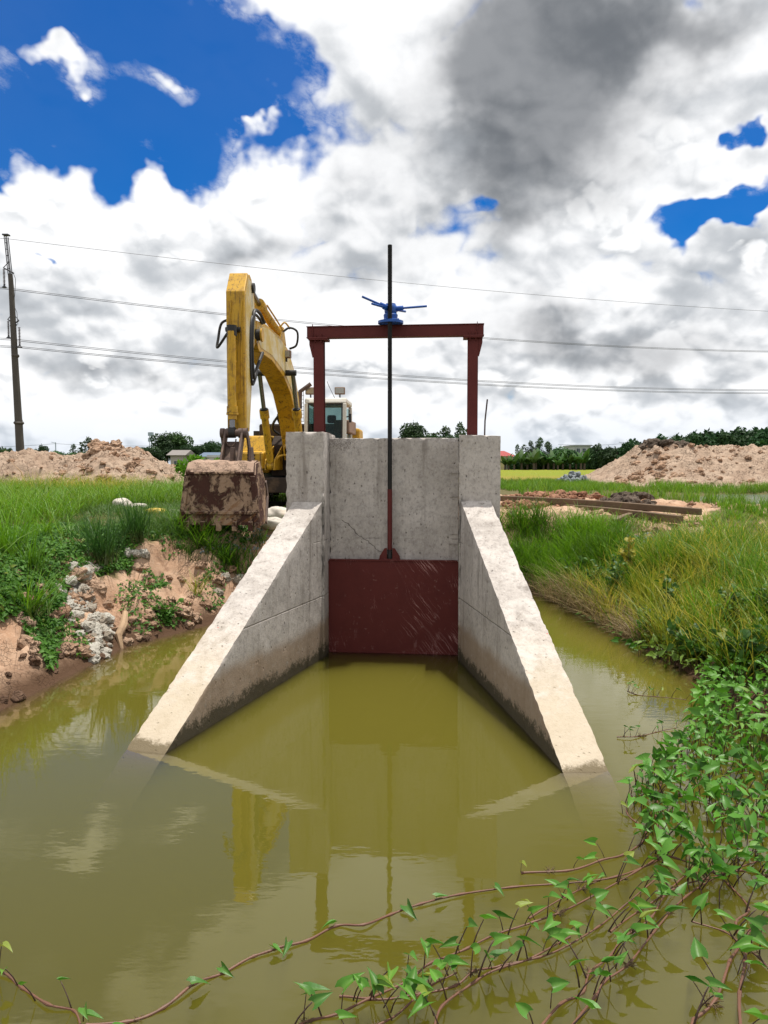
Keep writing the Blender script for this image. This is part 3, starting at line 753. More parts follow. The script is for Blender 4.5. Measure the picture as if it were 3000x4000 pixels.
for s in (-1, 1):
    b = MB(); b.prism(cheek, lambda p: EX(s * (hwid(p[1]) + .001), p[0], p[1]), lambda p: EX(s * (hwid(p[1]) + .026), p[0], p[1])); b.build('cheek', BK, bk, .006)
    b = MB(); edge = [(.46, 1.985), (.505, 1.72), (.13, 1.285), (.08, 1.33), (.42, 1.73), (.41, 1.95)]
    b.prism(edge, lambda p: EX(s * (hwid(p[1]) + .0265), p[0], p[1]), lambda p: EX(s * (hwid(p[1]) + .05), p[0], p[1])); b.build('side_cutter', PIN, bk, .005)
    b = MB(); b.prism([(-.325, 1.26), (-.25, 1.26), (-.15, 2.06), (-.222, 2.06)], lambda p: EX(s * (hwid(p[1]) - .06), p[0] - .012, p[1]), lambda p: EX(s * (hwid(p[1]) + .012), p[0] - .004, p[1])); b.build('edge_guard', BK, bk, .006)
b = MB(); b.prism([(-.315, 1.47), (-.285, 1.47), (-.29, 1.52), (-.31, 1.52)], lambda p: EX(-hwid(1.5), p[0], p[1]), lambda p: EX(hwid(1.5), p[0], p[1])); b.build('wear_strip', BK, bk, .004)
for u in (-.5, -.25, 0, .25, .5):
    b = MB(); t = [(-.33, 1.21), (-.26, 1.22), (-.25, 1.36), (-.318, 1.36)]
    b.prism(t, lambda p: EX(u - .04, p[0] - .02, p[1]), lambda p: EX(u + .04, p[0] - .02, p[1])); b.build('tooth', BK, bk, .01)
for u in (.10, .40):
    xprism([(.10, 2.2), (.14, 2.52), (.30, 2.52), (.42, 2.15)], u - .02, u + .02, 'bucket_ear', PIN, bk, .006)
# --- stick
SWING = 1.0
ARM = .245     # lateral centre
stick = [(.70, 2.82), (.70, 5.10), (.96, 5.46), (1.02, 5.44), (1.12, 5.47), (1.25, 5.42), (1.42, 5.2), (1.60, 4.62), (1.52, 4.38), (1.36, 4.25), (.98, 2.80)]
st = xprism(stick, ARM - .155, ARM + .155, 'stick', YL)
xprism([(.76, 2.86), (.76, 5.06), (.99, 5.38), (1.24, 5.36), (1.36, 5.18), (1.52, 4.62), (1.44, 4.42), (1.30, 4.3), (.95, 2.86)], ARM + .1555, ARM + .160, 'sunlit_side_plate', CR, st, .003)
for u in (ARM - .085, ARM + .095):
    b = MB(); b.tube([EX(u, .685, 3.4), EX(u, .685, 4.72), EX(u + .02, .69, 4.95)], .012, 8); b.build('hydraulic_pipe', YL, st, smooth=True)
cyl('pin_cap', [EX(ARM + .1, 1.28, 5.28), EX(ARM + .20, 1.28, 5.28)], .085, BLK, st, 18)
# bucket cylinder in front of the stick
bc = empty('bucket_cylinder', (0, 0, 0)); bc.parent = ex
CU = ARM - .035
cyl('barrel', [EX(CU, .56, 4.42), EX(CU, .54, 3.18)], .070, YL, bc)
b = MB(); b.tube([EX(CU, .56, 3.30), EX(CU, .56, 3.20), EX(CU, .56, 3.199), EX(CU, .56, 3.10)], [.075, .075, .092, .092], 16); b.tube([EX(CU, .56, 3.095), EX(CU, .56, 3.06)], .10, 16); b.tube([EX(CU, .56, 3.055), EX(CU, .555, 2.98)], .075, 16); b.build('gland', YL, bc, smooth=True)
b = MB(); b.tube([EX(CU, .58, 4.35), EX(CU, .58, 4.52)], .085, 16); b.tube([EX(CU - .12, .66, 4.47), EX(CU + .12, .66, 4.47)], .04, 14); b.build('cylinder_eye', BLK, bc, smooth=True)
cyl('rod', [EX(CU, .555, 2.98), EX(CU, .55, 2.80)], .045, CHR, bc)
for z in (4.2, 3.95, 3.62):
    b = MB(); b.tube([EX(CU, .575, z), EX(CU, .575, z - .03)], .0725, 16); b.build('clamp_band', YL, bc, smooth=True)
# linkage
lk = empty('bucket_linkage', (0, 0, 0)); lk.parent = ex
cyl('link_pin', [EX(ARM - .235, .55, 2.76), EX(ARM + .215, .55, 2.76)], .062, PIN, lk, 18)
for u in (ARM - .20, ARM - .10, ARM + .10, ARM + .185): cyl('pin_collar', [EX(u - .03, .55, 2.76), EX(u + .03, .55, 2.76)], .082, PIN, lk, 18)
cyl('rod_eye', [EX(CU - .05, .55, 2.77), EX(CU + .05, .55, 2.77)], .092, BLK, lk, 18)
for u in (ARM - .16, ARM + .12): xprism([(.47, 2.76), (.50, 2.83), (.60, 2.83), (.63, 2.74), (.33, 2.2), (.20, 2.2), (.15, 2.28)], u, u + .035, 'link_plate', PIN, lk, .006)
xprism([(.52, 2.62), (.555, 2.62), (.30, 2.18), (.24, 2.18)], ARM - .124, ARM + .119, 'link_web', PIN, lk, .004)
b = MB(); b.tube([EX(CU + .085 * math.cos(a), .50 - .06, 2.66 + .12 * math.sin(a)) for a in np.linspace(math.pi, 2 * math.pi, 9)], .012, 8); b.build('web_edge', PIN, lk, smooth=True)
for u in (ARM - .235, ARM + .19): xprism([(.50, 2.78), (.60, 2.80), (.78, 2.55), (.72, 2.2), (.62, 2.2), (.64, 2.5)], u, u + .03, 'guide_link', PIN, lk, .005)
# --- boom
boom = [(1.45, 4.42), (1.55, 4.78), (2.2, 4.83), (3.4, 4.78), (4.05, 4.62), (4.6, 4.28), (5.0, 3.8), (5.45, 2.95), (5.5, 2.6), (5.15, 2.6), (4.75, 3.25), (4.25, 3.72), (3.6, 4.02), (2.6, 4.22), (1.7, 4.25)]
bo = xprism(boom, .03, .42, 'boom', YL, bevel=.015)
xprism([(1.62, 4.45), (1.66, 4.70), (2.3, 4.77), (3.4, 4.72), (4.02, 4.56), (4.54, 4.23), (4.93, 3.78), (5.36, 3.0), (5.2, 3.0), (4.80, 3.4), (4.3, 3.84), (3.6, 4.13), (2.6, 4.32), (1.8, 4.34)], .4205, .425, 'sunlit_side_plate', CR, bo, .003)
cyl('boom_pin', [EX(-.06, 1.52, 4.52), EX(.50, 1.52, 4.52)], .10, BLK, bo, 18)
cyl('pin_boss', [EX(.5005, 1.52, 4.52), EX(.53, 1.52, 4.52)], .12, YL, bo, 18)
# stick cylinder over the boom
sc_ = empty('stick_cylinder', (0, 0, 0)); sc_.parent = ex
cyl('rod', [EX(.33, 1.52, 5.30), EX(.33, 2.1, 5.14)], .045, CHR, sc_)
cyl('barrel', [EX(.33, 2.1, 5.14), EX(.33, 3.55, 4.88)], .085, YL, sc_)
b = MB(); b.tube([EX(.33, 2.02, 5.155), EX(.33, 2.14, 5.135)], .115, 16); b.tube([EX(.33, 2.16, 5.13), EX(.33, 2.26, 5.115)], .10, 16); b.build('gland', YL, sc_, smooth=True)
b = MB(); b.tube([EX(.44, 2.2, 5.17), EX(.45, 2.8, 5.05), EX(.45, 3.4, 4.93), EX(.42, 3.6, 4.97)], .016, 8); b.build('feed_pipe', YL, sc_, smooth=True)
xprism([(3.35, 4.76), (3.45, 5.02), (3.65, 5.02), (3.85, 4.68)], .24, .42, 'trunnion', YL, sc_, .01)
# boom cylinders
for u in (-.12, .57):
    c_ = empty('boom_cylinder', (0, 0, 0)); c_.parent = ex
    t0, t1 = Vector((3.75, 4.12)), Vector((4.62, 2.22)); mid = t0.lerp(t1, .40)
    cyl('rod', [EX(u, t0.x, t0.y), EX(u, mid.x, mid.y)], .045, CHR, c_)
    cyl('barrel', [EX(u, mid.x, mid.y), EX(u, t1.x, t1.y)], .078, YL, c_)
    m2 = t0.lerp(t1, .47); b = MB(); b.tube([EX(u, mid.x - .02, mid.y + .03), EX(u, m2.x, m2.y)], .10, 16); b.build('gland', YL, c_, smooth=True)
    b = MB(); k = mid.lerp(t1, .06); b.tube([EX(u, mid.x - .03, mid.y + .055), EX(u, mid.x - .02, mid.y + .031)], .085, 16); b.build('gland_bolts', BLK, c_, smooth=True)
    b = MB(); b.tube([EX(u - .07, t1.x, t1.y), EX(u + .07, t1.x, t1.y)], .10, 14); b.build('cylinder_eye', YL, c_, smooth=True)
cyl('cylinder_cross_pin', [EX(-.2, 3.75, 4.12), EX(.64, 3.75, 4.12)], .06, BLK, bo)
# hoses
def hose(pts, r=.022, parent=ex, m=BLK, name='hose'):
    P = [Vector(p) for p in pts]; out = []
    for i in range(len(P) - 1):
        p0, p1, p2, p3 = P[max(i - 1, 0)], P[i], P[i + 1], P[min(i + 2, len(P) - 1)]
        for t in np.linspace(0, 1, 7, endpoint=False):
            out.append(.5 * ((2 * p1) + (-p0 + p2) * t + (2 * p0 - 5 * p1 + 4 * p2 - p3) * t * t + (-p0 + 3 * p1 - 3 * p2 + p3) * t ** 3))
    out.append(P[-1]); b = MB(); b.tube(out, r, 8); return b.build(name, m, parent, smooth=True)
hose([EX(.46, 1.9, 4.80), EX(.45, 1.6, 4.92), EX(.435, 1.25, 4.85), EX(.43, 1.10, 4.3), EX(.43, 1.2, 3.75), EX(.44, 1.45, 3.95), EX(.45, 1.8, 4.25)], .03)
hose([EX(.44, 1.85, 4.78), EX(.42, 1.45, 4.86), EX(.415, 1.12, 4.7), EX(.415, 1.02, 4.2), EX(.42, 1.12, 3.62), EX(.43, 1.5, 3.9)], .024)
hose([EX(ARM - .16, 1.0, 4.7), EX(ARM - .30, .95, 4.62), EX(ARM - .345, .9, 4.36), EX(ARM - .33, .8, 4.2), EX(CU - .05, .62, 4.45)], .022)
hose([EX(.44, 3.5, 4.92), EX(.56, 3.55, 5.0), EX(.70, 3.6, 4.92), EX(.66, 3.7, 4.68), EX(.5, 3.8, 4.62)], .022)
hose([EX(.36, 3.5, 4.98), EX(.46, 3.52, 5.10), EX(.56, 3.58, 4.98)], .018, m=YL)
# work light on the boom
wl = empty('boom_work_light', (0, 0, 0)); wl.parent = ex
def lamp(u, v, z, w, h, parent):
    b = MB(); xbox(u - w / 2, u + w / 2, v, v + .11, z - h / 2, z + h / 2, b); b.build('lamp_case', HOOD, parent, .015)
    b = MB(); xbox(u - w / 2 + .02, u + w / 2 - .02, v - .008, v - .001, z - h / 2 + .02, z + h / 2 - .02, b); b.build('lamp_lens', LMP, parent, .004)
    b = MB(); xbox(u - .015, u + .015, v + .04, v + .08, z - h / 2 - .07, z - h / 2 - .001, b); b.build('bracket', BLK, parent, .003)
lamp(.44, 3.7, 4.50, .19, .16, wl)
# --- upper body
hs = empty('upper_body', (0, 0, 0)); hs.parent = ex
xprism([(5.15, 2.05), (5.15, 2.55), (5.35, 2.9), (8.9, 2.95), (9.1, 2.05)], -1.02, -.30, 'side_deck', YL, hs, .04)
tb = xprism([(4.85, 2.14), (4.85, 2.50), (5.14, 2.55), (5.14, 2.14)], -.98, -.34, 'tool_box', YL, hs, .025)
for z in (2.30, 2.375, 2.45):
    b = MB(); xbox(-.70, -.52, 4.832, 4.848, z - .017, z + .017, b); b.build('vent_slot', BLK, tb, .006)
b = MB(); xbox(-.86, -.80, 4.83, 4.849, 2.48, 2.52, b); xbox(-.95, -.37, 4.835, 4.849, 2.503, 2.512, b); b.build('latch', BLK, tb)
xprism([(5.3, 1.98), (5.3, 2.7), (5.6, 2.9), (9.0, 2.95), (9.0, 1.98)], -.28, .72, 'main_frame', MUDM, hs, .03)
for u in (-.12, .57): xprism([(4.5, 2.12), (4.55, 2.34), (5.5, 2.75), (5.5, 2.12)], u - .11, u - .085, 'boom_foot_lug', YL, hs, .01); xprism([(4.5, 2.12), (4.55, 2.34), (5.5, 2.75), (5.5, 2.12)], u + .085, u + .11, 'boom_foot_lug', YL, hs, .01)
xprism([(8.2, 2.3), (8.2, 3.2), (9.3, 3.2), (9.6, 2.3)], -1.1, 1.5, 'counterweight', YL, hs, .06)
xprism([(6.2, 3.0), (6.2, 3.30), (8.0, 3.34), (8.0, 3.0)], 1.05, 1.42, 'rear_hood', HOOD, hs, .03)
xprism([(6.9, 2.9), (6.9, 3.25), (8.0, 3.25), (8.0, 2.9)], -.9, .75, 'engine_hood', MUDM, hs, .05)
cyl('filler_cap', [EX(-.70, 5.7, 2.90), EX(-.70, 5.7, 3.02)], .07, BLK, hs)
hose([EX(-.90, 5.5, 2.88), EX(-.90, 5.5, 3.25), EX(-.93, 5.5, 3.42), EX(-1.0, 5.5, 3.48), EX(-1.10, 5.5, 3.46)], .016, hs, name='handrail')
for k, u in enumerate((.10, .19, .36, .45)):
    hose([EX(u, 5.05, 2.35), EX(u, 4.95, 2.60), EX(u + .03, 5.0, 2.68), EX(u + .06, 5.1, 2.6), EX(u + .07, 5.2, 2.3)], .02, hs, YL if k % 2 == 0 else BLK, 'hydraulic_hose')
hose([EX(-.06, 4.72, 2.25), EX(.02, 4.8, 2.42), EX(.2, 4.95, 2.46), EX(.3, 5.1, 2.50)], .024, hs, YL, 'hydraulic_hose')
hose([EX(.0, 5.6, 3.0), EX(-.1, 5.3, 3.25), EX(.0, 5.0, 3.42), EX(.1, 4.9, 3.5)], .035, hs, BLK, 'hydraulic_hose')
hose([EX(-.2, 5.8, 2.95), EX(-.28, 5.5, 3.05), EX(-.18, 5.2, 3.2), EX(.05, 4.95, 3.4)], .03, hs, BLK, 'hydraulic_hose')
# --- cab
cb = empty('cab', (0, 0, 0)); cb.parent = ex
C0, C1, CV0, CV1, CZ0, CZ1 = .40, 1.38, 5.75, 7.35, 2.2, 3.80
cp = [(CV0 + .02, CZ0), (CV0, CZ0 + .5), (CV0 + .12, CZ1 - .10), (CV0 + .2, CZ1), (CV1, CZ1), (CV1, CZ0)]
xprism([(CV0 + .10, CZ1 - .13), (CV0 + .17, CZ1), (CV1 - .05, CZ1 + .01), (CV1, CZ1 - .05), (CV1, CZ1 - .13)], C0, C1, 'cab_roof', WHT, cb, .04)
for u0, u1 in ((C0, C0 + .085), (C1 - .085, C1)):
    xprism([(CV0 + .02, CZ0), (CV0, CZ0 + .5), (CV0 + .10, CZ1 - .132), (CV0 + .18, CZ1 - .132), (CV0 + .10, CZ0 + .5), (CV0 + .12, CZ0)], u0, u1, 'door_pillar', WHT, cb, .015)
    xprism([(CV1 - .12, CZ0), (CV1 - .12, CZ1 - .132), (CV1, CZ1 - .132), (CV1, CZ0)], u0, u1, 'rear_pillar', WHT, cb, .015)
    xprism([(CV0 + .121, CZ0), (CV0 + .121, CZ0 + .55), (CV1 - .121, CZ0 + .55), (CV1 - .121, CZ0)], u0 + .02, u1 - .02, 'side_panel', WHT, cb, .01)
xprism([(CV0 + .04, CZ0), (CV0 + .025, CZ0 + .48), (CV0 + .07, CZ0 + .48), (CV0 + .08, CZ0)], C0 + .086, C1 - .086, 'front_panel', WHT, cb, .01)
ws = xprism([(CV0 + .02, CZ0 + .50), (CV0 + .115, CZ1 - .135), (CV0 + .122, CZ1 - .135), (CV0 + .027, CZ0 + .50)], C0 + .086, C1 - .086, 'windscreen', GLS, cb, 0)
b = MB()
for (u0, u1, z0, z1) in ((C0 + .087, C0 + .115, CZ0 + .5, CZ1 - .136), (C1 - .115, C1 - .087, CZ0 + .5, CZ1 - .136), (C0 + .1155, C1 - .1155, CZ1 - .165, CZ1 - .1365)):
    k0, k1 = (z0 - CZ0 - .5) / 1.1 * .1, (z1 - CZ0 - .5) / 1.1 * .1
    b.hexa([EX(u0, CV0 + .008 + k0, z0), EX(u1, CV0 + .008 + k0, z0), EX(u1, CV0 + .018 + k0, z0), EX(u0, CV0 + .018 + k0, z0), EX(u0, CV0 + .008 + k1, z1), EX(u1, CV0 + .008 + k1, z1), EX(u1, CV0 + .018 + k1, z1), EX(u0, CV0 + .018 + k1, z1)])
b.build('rubber_seal', BLK, ws)
xprism([(CV0 + .25, CZ0 + .6), (CV0 + .30, CZ1 - .2), (CV1 - .14, CZ1 - .2), (CV1 - .14, CZ0 + .6)], C1 - .05, C1 - .045, 'side_window', GLS, cb, 0)
xprism([(CV0 + .25, CZ0 + .6), (CV0 + .30, CZ1 - .2), (CV1 - .14, CZ1 - .2), (CV1 - .14, CZ0 + .6)], C0 + .045, C0 + .05, 'side_window', GLS, cb, 0)

SEATM = m_plain('blue_grey_seat_cloth', (.06, .085, .14), .8); CAMO = m_plain('pale_seat_cover', (.30, .38, .33), .8, 0, .5, 16)
xprism([(CV1 - .55, CZ0 + .5), (CV1 - .45, CZ0 + 1.05), (CV1 - .33, CZ0 + 1.05), (CV1 - .40, CZ0 + .5)], C0 + .28, C1 - .22, 'seat_back', CAMO, cb, .05)
xprism([(CV1 - .47, CZ0 + 1.06), (CV1 - .46, CZ0 + 1.26), (CV1 - .36, CZ0 + 1.26), (CV1 - .36, CZ0 + 1.06)], C0 + .40, C1 - .36, 'headrest', SEATM, cb, .04)
xprism([(CV1 - 1.0, CZ0 + .4), (CV1 - 1.0, CZ0 + .55), (CV1 - .5, CZ0 + .55), (CV1 - .5, CZ0 + .4)], C0 + .28, C1 - .22, 'seat', SEATM, cb, .04)
for u in (C0 + .12, C1 - .17):
    l_ = empty('roof_lamp', (0, 0, 0)); l_.parent = cb
    lamp(u, CV0 + .25, CZ1 + .17, .24, .17, l_)
hose([EX(C1 - .3, 6.2, CZ1), EX(C1 - .45, 6.25, CZ1 + .3), EX(C1 - .5, 6.3, CZ1 + .42)], .006, cb, name='aerial')
b = MB(); b.tube([EX(C1 - .005, 5.9, 3.35), EX(C1 + .09, 5.86, 3.37)], .014, 8); xbox(C1 + .06, C1 + .12, 5.84, 5.86, 3.22, 3.42, b); b.build('wing_mirror', BLK, cb)
# falling-object guard left of the cab and exhaust behind
b = MB(); b.tube([EX(.28, 5.9, 3.55), EX(.30, 5.9, 3.95), EX(.55, 5.9, 4.12)], .05, 10); b.build('guard_bar', PIN, hs, smooth=True)
b = MB()
for k in range(9):
    t = k / 8.0; b.tube([EX(.02 + .34 * t, 6.0, 3.25), EX(.02 + .34 * t, 6.0, 3.95)], .006, 5); b.tube([EX(.02, 6.0, 3.25 + .7 * t), EX(.36, 6.0, 3.25 + .7 * t)], .006, 5)
b.build('mesh_guard', PIN, hs)
# --- undercarriage
uc = empty('undercarriage', (0, 0, 0)); uc.parent = ex
xprism([(4.6, 1.62), (4.6, 1.95), (8.6, 1.95), (8.6, 1.62)], -.72, .84, 'car_body', MUDM, uc, .03)
cyl('slew_ring', [EX(.1, 6.4, 1.9505), EX(.1, 6.4, 2.04)], .75, BLK, uc, 32)
for u in (-1.28, 1.05):
    tr = empty('track', (0, 0, 0)); tr.parent = uc
    A, B_, rr, zc = 4.75, 8.3, .38, 1.27 + .40
    def path(t):   # stadium loop
        Ls = B_ - A; per = 2 * Ls + 2 * math.pi * rr; s = t * per
        if s < Ls: return (A + s, zc + rr), 0.0
        s -= Ls
        if s < math.pi * rr: a = s / rr; return (B_ + rr * math.sin(a), zc + rr * math.cos(a)), a
        s -= math.pi * rr
        if s < Ls: return (B_ - s, zc - rr), math.pi
        s -= Ls; a = s / rr; return (A - rr * math.sin(a), zc - rr * math.cos(a)), math.pi + a
    b = MB(); n = 46
    for k in range(n):
        (v, z), a = path(k / n); hh = .085; c, s_ = math.cos(a), math.sin(a)
        q = [(v - hh * c, z + hh * s_), (v + hh * c, z - hh * s_)]; nx_, nz_ = s_ * .035, c * .035
        b.hexa([EX(u, q[0][0], q[0][1]), EX(u + .55, q[0][0], q[0][1]), EX(u + .55, q[1][0], q[1][1]), EX(u, q[1][0], q[1][1]),
                EX(u, q[0][0] + nx_, q[0][1] + nz_), EX(u + .55, q[0][0] + nx_, q[0][1] + nz_), EX(u + .55, q[1][0] + nx_, q[1][1] + nz_), EX(u, q[1][0] + nx_, q[1][1] + nz_)])
    b.build('track_shoes', MUDM, tr)
    xprism([(A, zc - .2), (A, zc + .2), (B_, zc + .2), (B_, zc - .2)], u + .12, u + .43, 'track_frame', MUDM, tr, .02)
    for v in (A, B_): cyl('sprocket', [EX(u + .14, v, zc), EX(u + .41, v, zc)], rr - .04, MUDM, tr, 20)
    for k in range(6): cyl('roller', [EX(u + .13, A + .45 + k * .53, zc - .26), EX(u + .42, A + .45 + k * .53, zc - .26)], .10, MUDM, tr, 14)

# ------------------------------------------------------------------ trees
def m_foliage(name, lo, hi, trans=.25):
    m, T = mat(name); r, g, b = T.sep(T.attr('tint')); n = T.objrand()
    col = T.mix(r, lo, hi)
    hs = T.node('ShaderNodeHueSaturation'); T.put(hs.inputs['Hue'], T.lin(n, 0, 1, .485, .52)); T.put(hs.inputs['Value'], T.lin(n, 0, 1, .8, 1.2)); T.put(hs.inputs['Color'], col)
    finish(T, E(T, hs.outputs[0]), .6, 0, None, .25, trans, E(T, hs.outputs[0])); return m
F_DARK = m_foliage('dark_foliage', (.018, .045, .018), (.045, .10, .03))
F_MID = m_foliage('mid_foliage', (.025, .06, .018), (.07, .15, .03))
F_LIGHT = m_foliage('airy_foliage', (.04, .075, .035), (.09, .14, .06))
F_BRIGHT = m_foliage('bright_foliage', (.035, .13, .008), (.13, .34, .02), .4)
BARK = m_plain('grey_brown_bark', (.10, .075, .055), .9, 0, .35, 6, .6)
def leaf_cloud(name, lobes, n, size, m, parent, seed, droop=.3, elong=1.8):
    g = np.random.default_rng(seed); w = np.array([l[3] ** 2 for l in lobes]); w = w / w.sum()
    k = g.choice(len(lobes), n, p=w); L_ = np.array([l[:5] for l in lobes])[k]
    d = g.normal(size=(n, 3)); d /= np.linalg.norm(d, axis=1, keepdims=True)
    rad = (.62 + .42 * g.random(n) ** .6)
    lump = 1 + .30 * fbm(d[:, 0] * 2.2 + k * 3.1, d[:, 1] * 2.2, d[:, 2] * 2.2, 3)
    P = L_[:, :3] + d * (rad * lump)[:, None] * np.stack([L_[:, 3], L_[:, 3], L_[:, 4]], 1)
    u = g.normal(size=(n, 3)); u[:, 2] -= droop; u /= np.linalg.norm(u, axis=1, keepdims=True)
    t = np.cross(u, d + g.normal(size=(n, 3)) * .5); t /= np.maximum(np.linalg.norm(t, axis=1, keepdims=True), 1e-6)
    s = size * (.6 + .8 * g.random(n)); a = u * (s * elong * .5)[:, None]; b = t * (s * .5)[:, None]
    V = np.stack([P - a, P + b * .9 - a * .1, P + a, P - b * .9 - a * .1], 1).reshape(-1, 3)
    Fq = np.arange(n * 4).reshape(n, 4)
    tn = np.repeat(np.stack([np.clip(g.normal(.5, .22, n) + .25 * fbm(P[:, 0], P[:, 1], P[:, 2], 2), 0, 1), g.random(n), g.random(n)], 1), 4, 0)
    return np_mesh(name, V, [Fq], tn, m, parent)
def tree(name, label, h, r, m, seed, n=1500, size=.30, kind='round', group=None, trunk=.22):
    t = empty(name, (0, 0, 0), label, 'tree', group); g = random.Random(seed); lobes = []
    if kind == 'round':
        for i in range(9):
            a = g.random() * 6.28; q = g.random() ** .6 * r * .62; lobes.append((q * math.cos(a), q * math.sin(a), h * (.48 + .36 * g.random()), r * (.32 + .22 * g.random()), h * (.12 + .10 * g.random())))
        lobes.append((0, 0, h * .8, r * .45, h * .19))
    elif kind == 'airy':
        for i in range(13):
            a = g.random() * 6.28; z = .35 + .6 * g.random(); q = g.random() ** .6 * r * .72 * (.55 + .6 * z - .5 * max(0, z - .8)); lobes.append((q * math.cos(a), q * math.sin(a), h * z, r * (.22 + .16 * g.random()), h * (.07 + .06 * g.random())))
    else:   # bush to the ground
        for i in range(9):
            a = g.random() * 6.28; q = g.random() ** .5 * r * .7; lobes.append((q * math.cos(a), q * math.sin(a), h * (.25 + .45 * g.random()), r * (.30 + .2 * g.random()), h * (.2 + .12 * g.random())))
    b = MB(); b.tube([(0, 0, -.1), (.03 * h * (g.random() - .5), 0, h * .3), (.05 * h * (g.random() - .5), .0, h * .62), (0, 0, h * .8)], [trunk, trunk * .8, trunk * .45, trunk * .2], 7)
    for l in lobes[:6]: b.tube([(0, 0, h * .28), (l[0] * .5, l[1] * .5, h * .28 + (l[2] - h * .28) * .6), (l[0], l[1], l[2])], [trunk * .45, trunk * .28, trunk * .1], 5)
    b.build('trunk', BARK, t)
    leaf_cloud('crown', lobes, n, size, m, t, seed)
    return t
def palm_plant(name, label, seed, h=2.4, n=9):
    t = empty(name, (0, 0, 0), label, 'plant', None); g = random.Random(seed); V = []; Q = []; tn = []
    for i in range(n):
        a = 6.28 * i / n + g.random() * .5; up = .5 + .5 * g.random(); ln = h * (.7 + .4 * g.random()); base = len(V); seg = 7
        for k in range(seg + 1):
            s = k / seg; x = ln * .62 * s * (1 - up * .25); z = h * .35 + ln * (up * s - .62 * s * s * (1.4 - up)); w = .26 * math.sin(math.pi * min(1, s * .9 + .08))
            c = Vector((math.cos(a) * x, math.sin(a) * x, z)); sd = Vector((-math.sin(a), math.cos(a), 0)) * w
            V += [c - sd - Vector((0, 0, w * .3)), c, c + sd - Vector((0, 0, w * .3))]; r_ = .3 + .5 * g.random(); tn += [(r_, s, 0)] * 3
        for k in range(seg): i0 = base + k * 3; Q += [(i0, i0 + 1, i0 + 4, i0 + 3), (i0 + 1, i0 + 2, i0 + 5, i0 + 4)]
    np_mesh('frond', np.array([tuple(v) for v in V]), [np.array(Q)], np.array(tn), F_MID, t)
    b = MB(); b.tube([(0, 0, -.1), (0, 0, h * .4)], [.14, .10], 8); b.build('stem', BARK, t); return t
def place(o, px, Y, z=1.28, s=1.0, sz=None, rz=None, first=False, label=None, group=None):
    c = o if first else copy_tree(o); c.location = ((px - 1500) / F * Y, Y, z); c.scale = (s, s, sz or s); c.rotation_euler = (0, 0, rz if rz is not None else random.random() * 6.28)
    if label: c['label'] = label
    if group: c['group'] = group
    return c
def hpx(py, Y, z=1.28): return CAM_H + (1815 - py) / F * Y - z      # height whose top shows at row py

# a) dark hedge wood closing the rice field on the right: tall bushes one by one
hedge = tree('hedge_tree', None, 6.0, 2.5, F_DARK, 5, 4600, .36, 'bush')
hedge2 = tree('hedge_tree', None, 6.0, 2.1, F_DARK, 9, 4600, .34, 'bush')
H1 = 'dark dense evergreen of the long hedge that closes the rice field on the right'
k = 0
def top_right(px): return np.interp(px, [1960, 2050, 2200, 2300, 2420, 2560, 2700, 2850, 3000, 3150], [1786, 1782, 1774, 1760, 1742, 1722, 1702, 1694, 1690, 1685])
for row, (Y, st) in enumerate(((118.0, 38), (124.0, 34))):
    px = 2022
    while px < 3120:
        Yt = Y - 14 * max(0, (px - 2300) / 700.0); h = hpx(float(top_right(px)) + random.uniform(-9, 10), Yt)
        o = hedge if k == 0 else hedge2 if k == 1 else random.choice((hedge, hedge2))
        c = place(o, px + random.uniform(-9, 9), Yt + random.uniform(-1, 1), 1.2, h / 6.0 * random.uniform(1.2, 1.5), h / 6.0 * 1.08, first=k < 2, label=H1, group='trees of the dark hedge'); c['category'] = 'tree'
        px += st * random.uniform(.75, 1.2); k += 1
pal = palm_plant('banana_plant', None, 3); pal['group'] = 'banana plants along the field edge'
PL = 'broad leaved green banana plant at the far edge of the yellow rice field'
for i in range(16):
    c = place(pal, 1972 + i * 21 + random.uniform(-7, 7), 112 + random.uniform(-1, 2), 1.2, random.uniform(1.0, 1.5), first=i == 0, label=PL, group='banana plants along the field edge')
# b) single trees with a look of their own
airy = tree('slender_tree', None, 8.0, 2.2, F_LIGHT, 21, 1500, .22, 'airy', trunk=.16)
rnd = tree('broad_tree', None, 8.0, 3.6, F_MID, 31, 4200, .27, 'round')
rnd2 = tree('broad_tree', None, 8.0, 3.4, F_DARK, 37, 4200, .27, 'round')
used = set()
def single(o, px, py, Y, label, w=1.0, group=None):
    h = hpx(py, Y); c = place(o, px, Y, 1.25, h / 8.0 * w * 1.3, h / 8.0, first=o.name not in used, label=label, group=group); used.add(o.name); c['category'] = 'tree'; return c
single(airy, 2060, 1725, 125, 'slender grey green tree left of the tallest airy tree beyond the rice field', .8)
single(airy, 2095, 1712, 126, 'tallest airy grey green tree above the yellow house and the hedge', .9)
single(airy, 2150, 1728, 126, 'pair of thin airy crowns just right of the tallest airy tree', 1.1)
single(airy, 2030, 1738, 127, 'small thin airy tree beside the red roofed yellow house', .7)
single(rnd, 2190, 1745, 122, 'broad rounded green tree between two grey houses right of the gate', 1.3)
single(airy, 2330, 1735, 128, 'slim airy tree standing beside the grey concrete house', .8)
single(rnd2, 1615, 1650, 120, 'tall dark rounded tree seen over the breast wall right of the screw', .72)
single(rnd, 1670, 1690, 122, 'low pale tree behind the breast wall between two taller crowns', .8)
single(airy, 1735, 1672, 121, 'loose open tree above the breast wall left of the right post', 1.1)
single(airy, 1790, 1655, 123, 'tall loose tree directly left of the right frame post', .8)
single(rnd2, 1740, 1695, 119, 'dark squat tree above the breast wall under the loose crowns', .9)
single(rnd, 1580, 1705, 119, 'short green tree low behind the breast wall right of the screw', .7)
